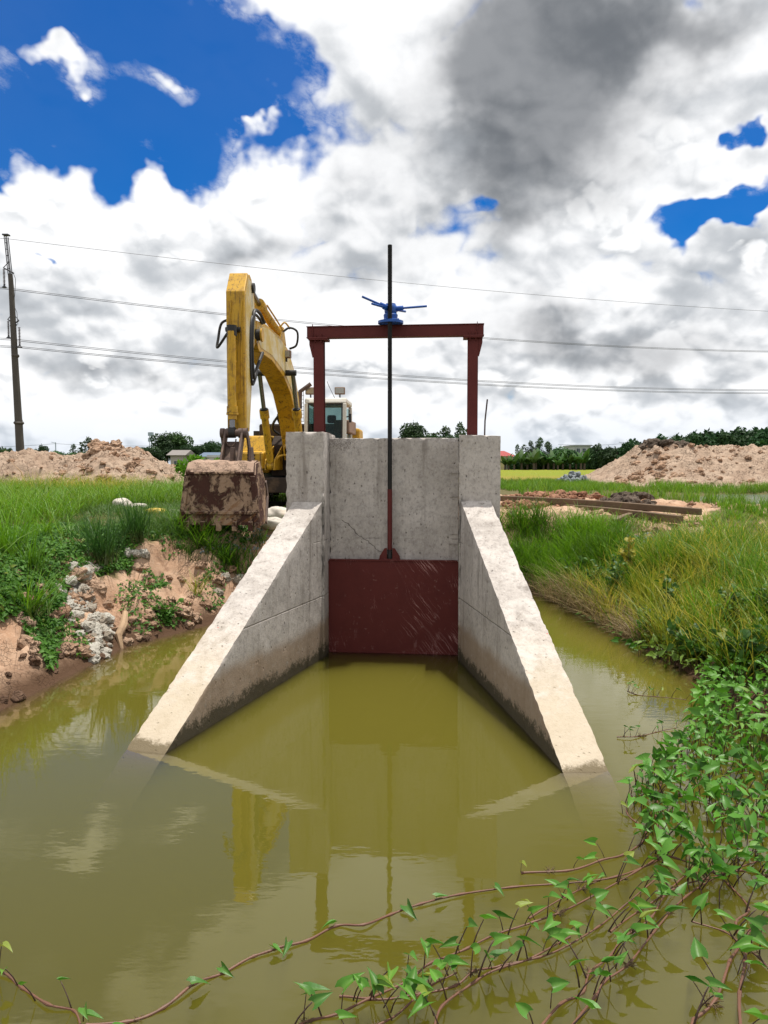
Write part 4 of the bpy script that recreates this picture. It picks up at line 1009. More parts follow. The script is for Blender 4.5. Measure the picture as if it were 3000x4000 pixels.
single(rnd2, 655, 1690, 105, 'tall dark pyramidal tree, the highest left of the excavator', .85)
single(rnd, 695, 1686, 106, 'big rounded green tree joined to the tall dark one', .75)
single(rnd2, 745, 1735, 104, 'dark tree on the right shoulder of the tall pair', .9)
single(rnd2, 590, 1742, 100, 'dark low tree on the left shoulder of the tall pair', 1.2)
single(rnd, 800, 1735, 108, 'mid green tree above the blue roofed house', 1.0)
single(rnd2, 832, 1722, 104, 'dark round tree behind the blue roofed house', .65)
single(rnd, 870, 1733, 106, 'yellowish green tree close beside the excavator stick', .8)
single(airy, 350, 1712, 118, 'tall airy tree behind the left end of the soil bank crest', 1.0)
single(airy, 385, 1722, 118, 'second airy tree right beside the tall one behind the soil bank', 1.0)
single(airy, 300, 1738, 118, 'thin dotted airy tree left of the taller airy pair', .9)
single(rnd2, 168, 1737, 110, 'small dark round tree alone between the pole and the airy trees', .45)
single(rnd, 115, 1750, 112, 'small light green tree just right of the electric pole', .5)
single(rnd, 145, 1752, 112, 'smallest green crown between the pole and the lone dark tree', .4)
single(rnd, 12, 1746, 108, 'green tree at the left edge of the view behind the soil bank', .9)
single(rnd2, 45, 1748, 112, 'dark little tree left of the electric pole', .35)
lowb = tree('roadside_bush', None, 8.0, 4.4, F_MID, 43, 2600, .30, 'bush')
for i, px in enumerate((215, 245, 280, 315, 345, 400, 430, 520, 560, 620, 720, 770, 850)):
    h = hpx(1752 + random.uniform(-4, 8), 112); c = place(lowb, px, 112 + random.uniform(-3, 3), 1.2, h / 8.0 * 1.0, h / 8.0, first=i == 0, label='low green bush of the distant row behind the left soil bank', group='bushes of the distant left row'); c['category'] = 'bush'
for i, px in enumerate((1560, 1600, 1640, 1690, 1760, 1800, 1830)):
    h = hpx(1708 + random.uniform(-4, 6), 125); c = place(lowb, px, 127, 1.2, h / 8.0 * .7, h / 8.0, label='green bush of the row showing just over the breast wall', group='bushes over the breast wall'); c['category'] = 'bush'
# the bright shrub behind the bucket
def shrub():
    t = empty('leafy_shrub', ((790 - 1500) / F * 24, 24, 1.3), 'bright green large leaved shrub on the soil bank behind the bucket', 'shrub')
    g = random.Random(4); lobes = []
    for i in range(14):
        a = g.random() * 6.28; q = g.random() ** .5 * .52; lobes.append((t.location.x * 0 + q * math.cos(a) * 1.25, q * math.sin(a), .35 + .45 * g.random() * (1.1 - q), .20, .16))
    leaf_cloud('foliage', lobes, 900, .085, F_BRIGHT, t, 77, droop=.9, elong=1.9)
    b = MB()
    for l in lobes: b.tube([t.location + Vector((0, 0, -.2)), t.location + Vector((l[0] * .5, l[1] * .5, .3)), t.location + Vector((l[0], l[1], l[2]))], .012, 5)
    b.build('stem', BARK, t); t.location.z = 1.42; t.scale = (1.3, 1.3, 1.25)
shrub()

# ------------------------------------------------------------------ houses far off
def house(name, label, px0, px1, pyt, Y, depth, wallc, roofc, roof='hip', rise=.8, win=(), storey=None, base=1.2):
    x0, x1 = (px0 - 1500) / F * Y, (px1 - 1500) / F * Y; zt = CAM_H + (1815 - pyt) / F * Y; cx = (x0 + x1) / 2
    t = empty(name, (cx, Y, base), label, 'house')
    wm = m_plain(name + '_wall', wallc, .8, 0, .12, 1.2, 0, tuple(c * .6 for c in wallc), .4); rm = m_plain(name + '_roof', roofc, .7, 0, .2, 2)
    ze = zt - (rise if roof != 'flat' else .25)
    b = MB(); b.box((cx, Y + depth / 2, (base + ze) / 2), (x1 - x0, depth, ze - base)); b.build('wall', wm, t)
    b = MB()
    if roof == 'flat': b.box((cx, Y + depth / 2, zt - .125), (x1 - x0 + .4, depth + .4, .248))
    else:
        e = .45; iw = (x1 - x0) * (.28 if roof == 'hip' else .0)
        p = [Vector((x0 - e, Y - e, ze + .003)), Vector((x1 + e, Y - e, ze + .003)), Vector((x1 + e, Y + depth + e, ze + .003)), Vector((x0 - e, Y + depth + e, ze + .003)), Vector((x0 + iw - e * (iw == 0), Y + depth / 2, zt)), Vector((x1 - iw + e * (iw == 0), Y + depth / 2, zt))]
        b.add(p, [(0, 1, 5, 4), (2, 3, 4, 5), (1, 2, 5), (3, 0, 4), (3, 2, 1, 0)])
    b.build('roof', rm, t)
    gm = m_plain(name + '_glass', (.06, .08, .10), .15)
    fm = m_plain(name + '_frame', tuple(min(.8, c * 1.15) for c in wallc), .7)
    for (fx, fz, w, h) in win:
        wx = x0 + (x1 - x0) * fx; wz = base + (ze - base) * fz
        b = MB(); b.box((wx, Y - .03, wz), (w, .055, h)); f = b.build('window', fm, t)
        b = MB(); b.box((wx - w * .22, Y - .066, wz), (w * .38, .012, h * .84)); b.box((wx + w * .22, Y - .066, wz), (w * .38, .012, h * .84)); b.build('pane', gm, f)
    return t
house('yellow_house', 'pale yellow house with a bright red roof at the right edge of the right pier', 1925, 2004, 1760, 135, 8, (.62, .50, .27), (.30, .045, .04), 'hip', 1.0, [(.25, .72, 1.0, 1.0), (.68, .72, 1.0, 1.0), (.25, .3, 1.0, 1.2), (.68, .3, 1.0, 1.2)])
house('grey_house', 'flat roofed grey concrete house rising over the dark hedge', 2240, 2305, 1738, 140, 8, (.42, .42, .42), (.36, .36, .37), 'flat', .3, [(.25, .82, .7, .9), (.6, .82, .7, .9)])
house('white_house', 'small white house half hidden in the trees between the airy and broad trees', 2080, 2118, 1780, 132, 6, (.62, .63, .63), (.33, .34, .36), 'gable', .7, [(.5, .6, .8, .9)])
house('old_house', 'weathered grey roofed house under the tall dark trees on the left', 668, 716, 1757, 98, 5, (.40, .37, .33), (.20, .18, .165), 'gable', .7, [(.5, .5, .8, .9)])
house('blue_roof_house', 'low house with a blue grey metal roof left of the excavator', 790, 838, 1766, 92, 6, (.48, .48, .46), (.10, .14, .20), 'gable', .55, [(.5, .5, .8, .8)])
house('white_shed', 'long low white shed beside the excavator stick', 818, 905, 1778, 84, 5, (.60, .61, .60), (.50, .52, .52), 'flat', .2, [(.3, .6, .7, .6), (.7, .6, .7, .6)])

# ------------------------------------------------------------------ spoil heaps, rubble, timbers
M['mound'] = m_dirt('dug_soil', (.33, .235, .17), (.42, .315, .235), (.14, .09, .062), False, 1.0)
M['clod'] = m_dirt('broken_clay', (.34, .205, .13), (.46, .315, .22), (.15, .09, .055), False, 1.5)
M['redclod'] = m_dirt('red_clay', (.27, .125, .075), (.38, .21, .135), (.13, .06, .04), False, 1.4)
M['darkclod'] = m_dirt('dark_clay', (.085, .065, .05), (.17, .13, .10), (.04, .03, .022), False, 1.5)
def heap(name, label, x0, x1, y0, y1, hf, step, mtl, cat='soil heap'):
    xs_ = np.arange(x0, x1 + step, step); ys_ = np.arange(y0, y1 + step, step); X, Y = np.meshgrid(xs_, ys_)
    g = ground_h(X, Y, False); Z = hf(X, Y); Z = np.where(Z <= 0, g - .25, g + Z)
    k = np.arange(X.size).reshape(X.shape); q = np.stack([k[:-1, :-1], k[:-1, 1:], k[1:, 1:], k[1:, :-1]], -1).reshape(-1, 4)
    Zr = Z.ravel(); gr = g.ravel(); keep = (Zr[q] > (gr[q] - .2)).any(1)
    o = np_mesh(name, np.stack([X.ravel(), Y.ravel(), Zr], 1), [q[keep]], None, mtl, smooth=True)
    return tag(o, label, cat)
def lum(x, y, a=1.0, s=1.0, seed=0): return a * (billow(x * .9 * s, y * 1.3 * s, seed, 5, .6) - .25)
def left_heap(x, y):
    Y0 = 26.5; px = x / np.maximum(y, 20) * F + 1500
    top = np.interp(px, [-900, 0, 60, 120, 250, 330, 400, 440, 520, 560, 610, 660, 720, 760], [1794, 1790, 1786, 1780, 1792, 1788, 1750, 1758, 1778, 1782, 1808, 1826, 1860, 1900])
    hh = np.maximum(CAM_H + (1815 - top) / F * Y0 - 1.31, 0)
    c = sstep(y, 22.2, 26.3) * (1 - sstep(y, 27.0, 31.0)); spur = np.exp(-((x + 8.2) / 1.5) ** 2 - ((y - 23.2) / 1.3) ** 2) * .75
    z = hh * c * (1 + lum(x, y, .35)) + spur * (1 + lum(x, y, 1.2, 1.4)) + (lum(x, y, .5, 1.6) + lum(x, y, .22, 4.0, 6)) * np.clip(hh * c * 1.5, 0, 1)
    return z - .04
heap('soil_bank', 'long bank of pale dug soil behind the tall grass on the left', -24, -6.2, 21.8, 30.0, left_heap, .06, M['mound'])
def right_heap(x, y):
    Y0 = 37.0; px = x / Y0 * F + 1500
    top = np.interp(px, [2280, 2340, 2400, 2450, 2500, 2530, 2600, 2680, 2720, 2900, 3100, 3300], [1880, 1853, 1822, 1795, 1770, 1748, 1746, 1752, 1757, 1755, 1753, 1755])
    hh = np.maximum(CAM_H + (1815 - top) / F * Y0 - 1.36, 0)
    c = sstep(y, 31.0, 36.6) * (1 - sstep(y, 38.5, 44.0))
    return hh * c * (1 + lum(x, y, .22, .9, 3)) + (lum(x, y, .38, 1.5, 4) + lum(x, y, .22, 3.6, 8)) * np.clip(hh * c, 0, 1) - .04
heap('soil_mound', 'large flat topped mound of pale soil on the right beyond the green strip', 9.6, 24, 30.5, 41.0, right_heap, .075, M['mound'])
# clods: rounded broken lumps, a few meshes shared by every copy
def lump_mesh(name, seed, m, rough=.45, flat=.7, sub=3):
    bm = bmesh.new(); bmesh.ops.create_icosphere(bm, subdivisions=sub, radius=1.0)
    c = np.array([tuple(v.co) for v in bm.verts]); n = 1 + rough * (billow(c[:, 0] * 1.3 + seed, c[:, 1] * 1.3, c[:, 2] * 1.3, 4, .6) * 2.2 - .7)
    for v, k in zip(bm.verts, n): v.co *= float(k); v.co.z *= flat
    me = bpy.data.meshes.new(name); bm.to_mesh(me); bm.free(); me.materials.append(m)
    for p in me.polygons: p.use_smooth = True
    me.set_sharp_from_angle(angle=R(45)); return me
def rock_mesh(name, seed, m):
    bm = bmesh.new(); g = random.Random(seed)
    for i in range(16): bm.verts.new((g.uniform(-1, 1), g.uniform(-.8, .8), g.uniform(-.6, .6)))
    bmesh.ops.convex_hull(bm, input=bm.verts); bmesh.ops.delete(bm, geom=[v for v in bm.verts if not v.link_faces], context='VERTS')
    bmesh.ops.bevel(bm, geom=bm.edges[:], offset=.06, segments=1, affect='EDGES')
    me = bpy.data.meshes.new(name); bm.to_mesh(me); bm.free(); me.materials.append(m); return me
STONE = m_plain('blue_grey_stone', (.20, .225, .24), .85, 0, .45, 3, .3, (.34, .33, .31), .4)
def m_lime():
    m, T = mat('pale_lime_rubble'); p = T.coord('Object'); n = T.noise(p, 2.0, 5, .6); k = T.objrand()
    col = T.mix(n, (.60, .56, .48), (.78, .74, .65)); col = T.mix(T.smooth(k, .6, .95) * .7, col, (.30, .23, .16)); col = T.mix(T.smooth(T.noise(p, 4.0, 5, .65), .52, .66) * .7, col, (.20, .15, .11))
    finish(T, col, .92, 0, T.bump(T.noise(p, 7.0, 4, .65), .7, .15), .15); return m
LIME = m_lime()
LUMPS = [lump_mesh('clay_clod', i * 7.3, M['clod'], .6) for i in range(4)]
RLUMPS = [lump_mesh('red_clod', i * 5.1 + 2, M['redclod'], .55) for i in range(4)]
DLUMPS = [lump_mesh('dark_clod', i * 4.1 + 5, M['darkclod'], .6, .8) for i in range(3)]
ROCKS = [rock_mesh('broken_stone', i + 3, STONE) for i in range(5)]
WETM = m_dirt('wet_brown_clay', (.105, .062, .040), (.17, .105, .07), (.05, .03, .02), False, 1.5)
WLUMPS = [lump_mesh('wet_clod', i * 6.1 + 3, WETM, .6, .7) for i in range(3)]
LIMES = [lump_mesh('lime_rubble', i * 3.3 + 1, LIME, .5, .8) for i in range(4)]
def put(name, me, loc, s, label, cat, group=None, rot=None, sq=1.0):
    o = bpy.data.objects.new(name, me); COL.objects.link(o); o.location = loc; o.scale = (s * random.uniform(.8, 1.25), s, s * sq)
    o.rotation_euler = rot or (random.uniform(-.4, .4), random.uniform(-.4, .4), random.random() * 6.28)
    return tag(o, label, cat, group)
def gz_v(x, y):
    x = np.asarray(x, float); y = np.asarray(y, float)
    i = np.clip(np.searchsorted(xs, x) - 1, 0, nx - 2); j = np.clip(np.searchsorted(ys, y) - 1, 0, ny - 2)
    fx = np.clip((x - xs[i]) / (xs[i + 1] - xs[i]), 0, 1); fy = np.clip((y - ys[j]) / (ys[j + 1] - ys[j]), 0, 1)
    return (GZ[j, i] * (1 - fx) + GZ[j, i + 1] * fx) * (1 - fy) + (GZ[j + 1, i] * (1 - fx) + GZ[j + 1, i + 1] * fx) * fy
def gz(x, y): return float(gz_v(x, y))
def hz(f, x, y): return float(ground_h(np.array([x]), np.array([y]), False)[0] + max(0, float(f(np.array([x]), np.array([y]))[0])))
# boulders on the crests
for i in range(34):
    px = random.choice((random.gauss(405, 30), random.gauss(440, 50))); x = (px - 1500) / F * 26.2; y = random.uniform(25.2, 27.0)
    put('clay_clod', random.choice(LUMPS), (x, y, hz(left_heap, x, y) + .02), random.uniform(.09, .24), 'brown clay lump heaped on the crest of the left soil bank', 'clod', 'lumps on the left bank crest')
for i in range(26):
    px = random.gauss(400 + 60, 70) ; x = -8.2 + random.gauss(0, .9); y = random.uniform(22.3, 24.2)
    put('clay_clod', random.choice(LUMPS), (x, y, hz(left_heap, x, y)), random.uniform(.07, .19), 'brown clay lump on the low spur in front of the left soil bank', 'clod', 'lumps on the low spur')
for i in range(30):
    px = random.uniform(2520, 2680); Y = random.uniform(36.0, 37.6); x = (px - 1500) / F * Y
    put('dark_clod', random.choice(DLUMPS), (x, Y, hz(right_heap, x, Y) + .06), random.uniform(.14, .36), 'dark clay lump crowning the top of the right soil mound', 'clod', 'dark lumps on the right mound', sq=.9)
for i in range(36):
    px = random.uniform(2400, 2600); Y = random.uniform(32.5, 35.6); x = (px - 1500) / F * Y
    put('clay_clod', random.choice(LUMPS), (x, Y, hz(right_heap, x, Y)), random.uniform(.08, .22), 'brown lump rolled down the left slope of the right soil mound', 'clod', 'lumps down the right mound')
# grey stone heap
for i in range(110):
    r_ = random.random() ** .6; a = random.random() * 6.28; Y = 37.5 + r_ * 1.0 * math.sin(a); x = (2240 - 1500) / F * 37.5 + r_ * .98 * math.cos(a)
    z = 1.30 + .68 * (1 - r_) * random.random() ** .35
    put('broken_stone', random.choice(ROCKS), (x, Y, z), random.uniform(.10, .19), 'blue grey broken stone in the heap beside the yellow rice field', 'stone', 'stones of the grey heap', rot=(random.random() * 6, random.random() * 6, random.random() * 6))
# red clods behind the timbers, dark lump beside them
for i in range(200):
    px = random.uniform(1975, 2360); Y = random.uniform(15.8, 20.0); x = (px - 1500) / F * Y
    put('red_clod', random.choice(RLUMPS), (x, Y, gz(x, Y) + .02 + .10 * random.random()), random.uniform(.035, .12), 'reddish brown clay lump strewn behind the timbers right of the sluice', 'clod', 'red clay lumps behind the timbers')
for i in range(44):
    px = random.gauss(2450, 48); Y = random.uniform(15.0, 16.8); x = (px - 1500) / F * Y
    put('dark_clod', random.choice(DLUMPS), (x, Y, gz(x, Y) + .03 + .12 * random.random()), random.uniform(.05, .16), 'dark grey clay lump in the small heap against the timbers', 'clod', 'dark lumps by the timbers')
for i in range(26):
    px = random.uniform(2340, 2560); Y = random.uniform(12.0, 13.6); x = (px - 1500) / F * Y
    put('clay_clod', random.choice(LUMPS), (x, Y, gz(x, Y)), random.uniform(.04, .11), 'brown clay lump lying in front of the timbers', 'clod', 'lumps in front of the timbers')
WOOD = m_plain('wet_brown_timber', (.14, .09, .052), .8, 0, .5, 4, .5, (.09, .06, .04), .6)
def timber(a, b_, w, h, label):
    a, b_ = Vector(a), Vector(b_); d = (b_ - a).normalized(); s = Vector((d.y, -d.x, 0)).normalized() * w / 2; u = Vector((0, 0, 1)) * h
    mb = MB(); n = 10; ring = []
    for i in range(n + 1):
        p = a.lerp(b_, i / n) + Vector((0, 0, .03 * math.sin(i / n * 3.1))) + s * .15 * math.sin(i * 1.7); ring += [p - s, p + s, p + s + u, p - s + u]
    f = [(i * 4 + k, i * 4 + (k + 1) % 4, i * 4 + 4 + (k + 1) % 4, i * 4 + 4 + k) for i in range(n) for k in range(4)] + [(3, 2, 1, 0), (n * 4, n * 4 + 1, n * 4 + 2, n * 4 + 3)]
    mb.add(ring, f); o = mb.build('timber', WOOD, None, .012); tag(o, label, 'timber', 'timbers right of the sluice')
TA, TB = atZ(1945, 1985, 1.26), atZ(2725, 2052, 1.16)
timber(TA + Vector((0, .12, .16)), TB + Vector((.1, .14, .17)), .13, .12, 'upper long brown timber, the far one of the pair lying across the soil')
timber(TA + Vector((.5, -.13, .02)), TB + Vector((-.35, -.12, .04)), .14, .14, 'lower thick brown timber in front of the other one on the soil')
timber(atZ(2400, 2040, 1.22), atZ(2520, 2003, 1.28), .10, .06, 'short pale board propped across the two long timbers')
# pond
pm = MB(); n = len(POND); pc = POND.mean(0); ring = [pc + (p - pc) * 1.12 for p in POND]
pm.add([Vector((p[0], p[1], POND_Z + .03)) for p in ring], [list(range(n))])
def m_pond():
    m, T = mat('pond_water'); p = T.pos(); h = T.noise(T.vmath('MULTIPLY', p, (3.0, 9.0, 1)), 1.0, 4, .6)
    finish(T, (.14, .19, .13), .06, 0, T.bump(h, .35, .05), .5); return m
tag(pm.build('pond_water', m_pond()), kind='structure')
# yellow rice
def m_rice():
    m, T = mat('ripe_rice_field'); p = T.pos(); x, y, z = T.sep(p)
    n = T.noise(T.vmath('MULTIPLY', p, (.12, .5, 1)), 1.0, 5, .6); n2 = T.noise(p, 6.0, 4, .7)
    col = T.mix(T.smooth(n, .35, .65), (.27, .25, .03), (.21, .27, .03)); col = T.mix(T.smooth(y, 44.0, 58.0, 1.0, 0.0), col, (.33, .25, .06))
    col = T.mix(n2 * .5, col, (.15, .19, .02)); finish(T, col, .9, 0, T.bump(n2, 1.0, .15), .1); return m
xs_ = np.linspace(2.0, 60, 240); ys_ = np.linspace(40, 117, 160); X, Y = np.meshgrid(xs_, ys_); Zr = 1.45 + .05 * fbm(X * 2, Y * 2, 0, 3)
Zr = np.where((Y < 40.6), 1.2, Zr); k = np.arange(X.size).reshape(X.shape); q = np.stack([k[:-1, :-1], k[:-1, 1:], k[1:, 1:], k[1:, :-1]], -1).reshape(-1, 4)
o = np_mesh('rice_field', np.stack([X.ravel(), Y.ravel(), Zr.ravel()], 1), [q], None, m_rice(), smooth=True); tag(o, 'yellow green ripening rice field in front of the dark hedge', 'crop', kind='stuff')

# ------------------------------------------------------------------ litter and rubble near the water
PLAS = m_plain('white_woven_plastic', (.55, .50, .43), .6, 0, .18, 6, .2, (.38, .28, .19), .5); YPL = m_plain('yellow_plastic', (.52, .36, .05), .6, 0, .2, 6); CUP = m_plain('white_foam', (.72, .72, .70), .6, 0, .08, 10)
def sack(px, py, z, w, d, h, m, name, label, cat, seed, group=None):
    c = atZ(px, py, z); bm = bmesh.new(); bmesh.ops.create_uvsphere(bm, u_segments=36, v_segments=20, radius=1.0)
    P = np.array([tuple(v.co) for v in bm.verts]); P[:, 2] = np.sign(P[:, 2]) * np.abs(P[:, 2]) ** .7
    f = 1 + .30 * fbm(P[:, 0] * 1.4 + seed, P[:, 1] * 1.4, P[:, 2] * 1.4, 3) + .10 * billow(P[:, 0] * 3 + seed, P[:, 1] * 3, P[:, 2] * 2, 3)
    P = P * f[:, None] * np.array([w / 2, d / 2, h / 2])
    for v, p in zip(bm.verts, P): v.co = p
    me = bpy.data.meshes.new(name); bm.to_mesh(me); bm.free(); me.materials.append(m)
    for p in me.polygons: p.use_smooth = True
    o = bpy.data.objects.new(name, me); COL.objects.link(o); o.location = c + Vector((0, 0, h * .32)); o.rotation_euler = (0, 0, seed); return tag(o, label, cat, group)
sack(1085, 2035, 1.22, .42, .5, .30, PLAS, 'sand_sack', 'dusty white woven sack between the bucket and the left pier', 'sack', .3)
sack(1070, 2060, 1.20, .34, .4, .20, PLAS, 'sand_sack', 'flattened white sack lowest of those beside the left wing wall', 'sack', 1.9)
sack(1110, 2005, 1.25, .20, .25, .14, STONE, 'wrapped_bundle', 'small grey bundle resting on the white sacks by the pier', 'bundle', .8)
sack(480, 1992, 1.27, .42, .4, .30, PLAS, 'plastic_sack', 'crumpled white plastic sack in the tall grass left of the bucket', 'plastic sack', 2.2)
sack(545, 1995, 1.27, .34, .3, .20, PLAS, 'plastic_sack', 'cream wrinkled sack just right of the larger white one in the grass', 'plastic sack', 3.1)
sack(610, 2012, 1.26, .40, .3, .16, YPL, 'plastic_bag', 'yellow plastic bag lying in the grass left of the bucket', 'plastic bag', .5)
sack(680, 2003, 1.26, .30, .2, .08, PLAS, 'plastic_sheet', 'thin pale plastic strip between the yellow bag and the bucket', 'plastic sheet', .1)
sack(258, 2060, 1.15, .22, .2, .12, CUP, 'paper_litter', 'small white scrap in the creeping plants at far left', 'litter', 1.2)
for i, (px, lab) in enumerate(((655, 'left white foam cup on the ground beside the bucket'), (672, 'middle white foam cup on the ground beside the bucket'), (683, 'right white foam cup, nearest the bucket'))):
    c = atZ(px, 2040, 1.25); b = MB(); b.lathe(c, [(.028, -.02), (.040, .075), (.035, .072), (.024, .0)], 14); tag(b.build('foam_cup', CUP, None, smooth=True), lab, 'cup', 'white cups by the bucket')
def on_bank(px, py):
    """first hit of the view ray with the ground"""
    d = ray(px, py); t = np.arange(2.5, 70, .02)
    below = CAM_H + d.z * t < np.maximum(gz_v(d.x * t, d.y * t), -.02)
    k = t[int(np.argmax(below))] if below.any() else 70.0
    return Vector((0, 0, CAM_H)) + d * float(k)
for (cx, cy_, n_, sx_, sy_, lab, grp) in ((285, 2345, 95, 48, 62, 'pale lime rubble lump in the upper white patch on the left bank', 'lime rubble of the upper patch'), (380, 2490, 120, 40, 75, 'pale lime rubble lump in the lower white patch near the water', 'lime rubble of the lower patch'),
                                         (350, 2225, 30, 40, 14, 'pale lime rubble lump in the small patch under the sedge clumps', 'lime rubble under the sedge'), (540, 2165, 22, 45, 7, 'pale rubble lump in the narrow streak in the creeping plants', 'rubble streak')):
    for i in range(n_):
        p = on_bank(cx + random.gauss(0, sx_ * .6), cy_ + random.gauss(0, sy_ * .6)); put('lime_rubble', random.choice(LIMES), p + Vector((0, 0, .01)), random.choice((.018, .025, .03, .04, .055, .075)) * random.uniform(.8, 1.2), lab, 'rubble', grp)
for i in range(150):
    p = on_bank(random.uniform(60, 980), random.uniform(2200, 2560))
    if p.z > .03 and p.x < -1.7 and p.y < 14: put('clay_clod', random.choice(LUMPS), p, random.uniform(.03, .10) * (1.5 if random.random() < .15 else 1), 'brown clay lump on the broken left bank above the water', 'clod', 'clay lumps of the left bank')
for i in range(12):
    p = on_bank(random.uniform(840, 960), random.uniform(2250, 2380)); put('lime_rubble', random.choice(LIMES), p, random.uniform(.05, .11), 'pale stone among the clay next to the left wing wall', 'rubble', 'pale stones by the left wing wall')
for i in range(150):
    p = on_bank(random.gauss(1010, 55), random.uniform(2055, 2150)) if i < 90 else on_bank(random.gauss(880, 60), random.uniform(2125, 2160))
    if p.x < -1.4: put('gravel_stone', random.choice(ROCKS), p, random.uniform(.02, .04), 'grey gravel stone on the ground in front of the bucket', 'stone', 'gravel by the bucket')
for i in range(20):
    p = on_bank(random.uniform(2300, 2560), random.uniform(2095, 2170)); put('pale_stone', random.choice(ROCKS), p + Vector((0, 0, .03)), random.uniform(.06, .12), 'pale grey stone half hidden in the weeds right of the sluice', 'stone', 'stones in the right weeds')
for i in range(90):
    p = on_bank(random.uniform(-20, 900), random.uniform(2420, 2760))
    if .0 < p.z < .40 and p.x < -1.8: put('wet_clod', random.choice(WLUMPS), p, random.uniform(.025, .08), 'dark wet clay lump at the foot of the left bank by the waterline', 'clod', 'wet lumps at the left waterline')
for i in range(150):
    x = random.uniform(-17, -6.9); y = random.uniform(22.6, 26.8); put('bank_lump', random.choice(LUMPS), (x, y, hz(left_heap, x, y)), random.choice((.04, .05, .06, .08, .12)), 'pale soil lump on the slope of the left soil bank', 'clod', 'lumps on the left bank slope')
for i in range(150):
    x = random.uniform(11.5, 20); y = random.uniform(31.8, 36.8); put('mound_lump', random.choice(LUMPS), (x, y, hz(right_heap, x, y)), random.choice((.05, .06, .08, .10, .14)), 'pale soil lump on the front slope of the right soil mound', 'clod', 'lumps on the right mound slope')
for i in range(170):
    px = random.uniform(1975, 2900); Y = random.uniform(12.2, 21.0); x = (px - 1500) / F * Y
    put('soil_lump', random.choice(LUMPS), (x, Y, gz(x, Y)), random.choice((.02, .03, .04, .06, .09)), 'small soil lump scattered over the bare ground right of the sluice', 'clod', 'lumps on the right bare ground')
# driftwood stake
WD2 = m_plain('dry_stake_wood', (.40, .27, .165), .85, 0, .3, 8, .6, (.18, .11, .07), .5)
p0 = on_bank(478, 2530); p1 = on_bank(498, 2395); p1 = p0 + (p1 - p0) * .9
b = MB(); b.tube([p0 + Vector((.0, -.02, -.02)), p0.lerp(p1, .3) + Vector((-.03, -.10, .06)), p0.lerp(p1, .65) + Vector((.02, -.12, .05)), p1 + Vector((.0, -.06, .06))], [.022, .045, .05, .035], 8)
tag(b.build('wooden_stake', WD2, None, smooth=True), 'dry split wooden stake sticking out of the left bank at the water', 'stake')
b = MB(); q0 = on_bank(113, 1838 + 60); b.tube([Vector((-11.2, 24.2, 1.5)), Vector((-11.5, 24.4, 2.0)), Vector((-11.9, 24.5, 2.35))], [.03, .022, .01], 6); tag(b.build('dry_branch', WD2), 'thin dry branch leaning on the left soil bank', 'branch')

# ------------------------------------------------------------------ electric pole and lines
PY = 60.0
def PP(px, py): return atY(px, py, PY)
POLE = m_plain('dark_concrete_pole', (.075, .065, .055), .8, 0, .3, 1.5); INS = m_plain('insulator_glaze', (.16, .13, .14), .3, 0, .4, 8); WIRE = m_plain('grey_cable', (.10, .10, .11), .6, .3); HEAD = m_plain('weathered_steel', (.06, .06, .065), .6, .4)
pole = empty('electric_pole', PP(80, 1790), 'tall dark concrete electric pole with side arms behind the left soil bank', 'electric pole')
b = MB(); b.tube([PP(82, 1815), PP(72, 1640), PP(58, 1400), PP(44, 1120), PP(40, 1070)], [.33, .28, .24, .19, .17], 14); b.build('shaft', POLE, pole, smooth=True)
for (x, y, r_) in ((73.5, 1652, .40), (60, 1390, .30)):
    b = MB(); b.tube([PP(x, y - 6), PP(x, y), PP(x, y + 6)], [r_ * .8, r_, r_ * .8], 14); b.build('joint_ring', POLE, pole, smooth=True)
b = MB()
for sx in (-5, 5):
    for yy in (-.12, .12): b.tube([PP(40 + sx, 1075) + Vector((0, yy, 0)), PP(24 + sx, 925) + Vector((0, yy, 0))], .035, 5)
for i in range(7):
    t = i / 6; c = Vector((40 - 16 * t, 1075 - 150 * t)); b.tube([PP(c.x - 5, c.y) + Vector((0, -.12, 0)), PP(c.x + 5, c.y) + Vector((0, -.12, 0))], .03, 5)
b.build('lattice_head', HEAD, pole)
b = MB(); b.box(PP(24, 918), (.46, .4, .10)); b.build('cap_plate', HEAD, pole)
def arm(px, py, side, ln, ipx, itop, ibot):
    b = MB(); b.tube([PP(px, py), PP(px + side * ln, py - side * 0 - 14)], .05, 6); b.tube([PP(px - 2, py - 40), PP(px + side * ln, py - 14)], .03, 6); b.tube([PP(px, py), PP(px - side * 14, py + 8)], .06, 6); b.build('side_arm', HEAD, pole)
    b = MB(); prof = []; n = 12; top = PP(ipx, itop); bot = PP(ipx + 2, ibot); h = (top - bot).length
    for i in range(n): prof += [(.03, h * i / n), (.11, h * (i + .35) / n), (.03, h * (i + .7) / n)]
    b.lathe(bot, prof, 10, top - bot); b.build('insulator', INS, pole)
    b = MB(); b.tube([PP(ipx + 2, ibot), PP(ipx + 2, ibot + 6), PP(ipx + 2, ibot + 12)], [.05, .10, .22], 8); b.build('cable_clamp', HEAD, pole)
arm(40, 1060, -1, 27, 15, 1050, 1112); arm(52, 1262, -1, 22, 32, 1253, 1310); arm(54, 1266, 1, 20, 75, 1276, 1345)
b = MB(); b.tube([PP(50, 1062), PP(61, 1090), PP(58, 1150), PP(53, 1190), PP(66, 1220), PP(70, 1268)], .02, 5); b.build('down_lead', WIRE, pole)
b = MB(); b.tube([PP(64, 1640), PP(63, 1760)], .012, 5); b.tube([PP(88, 1640), PP(94, 1765)], .012, 5); b.build('stay_wire', WIRE, pole)
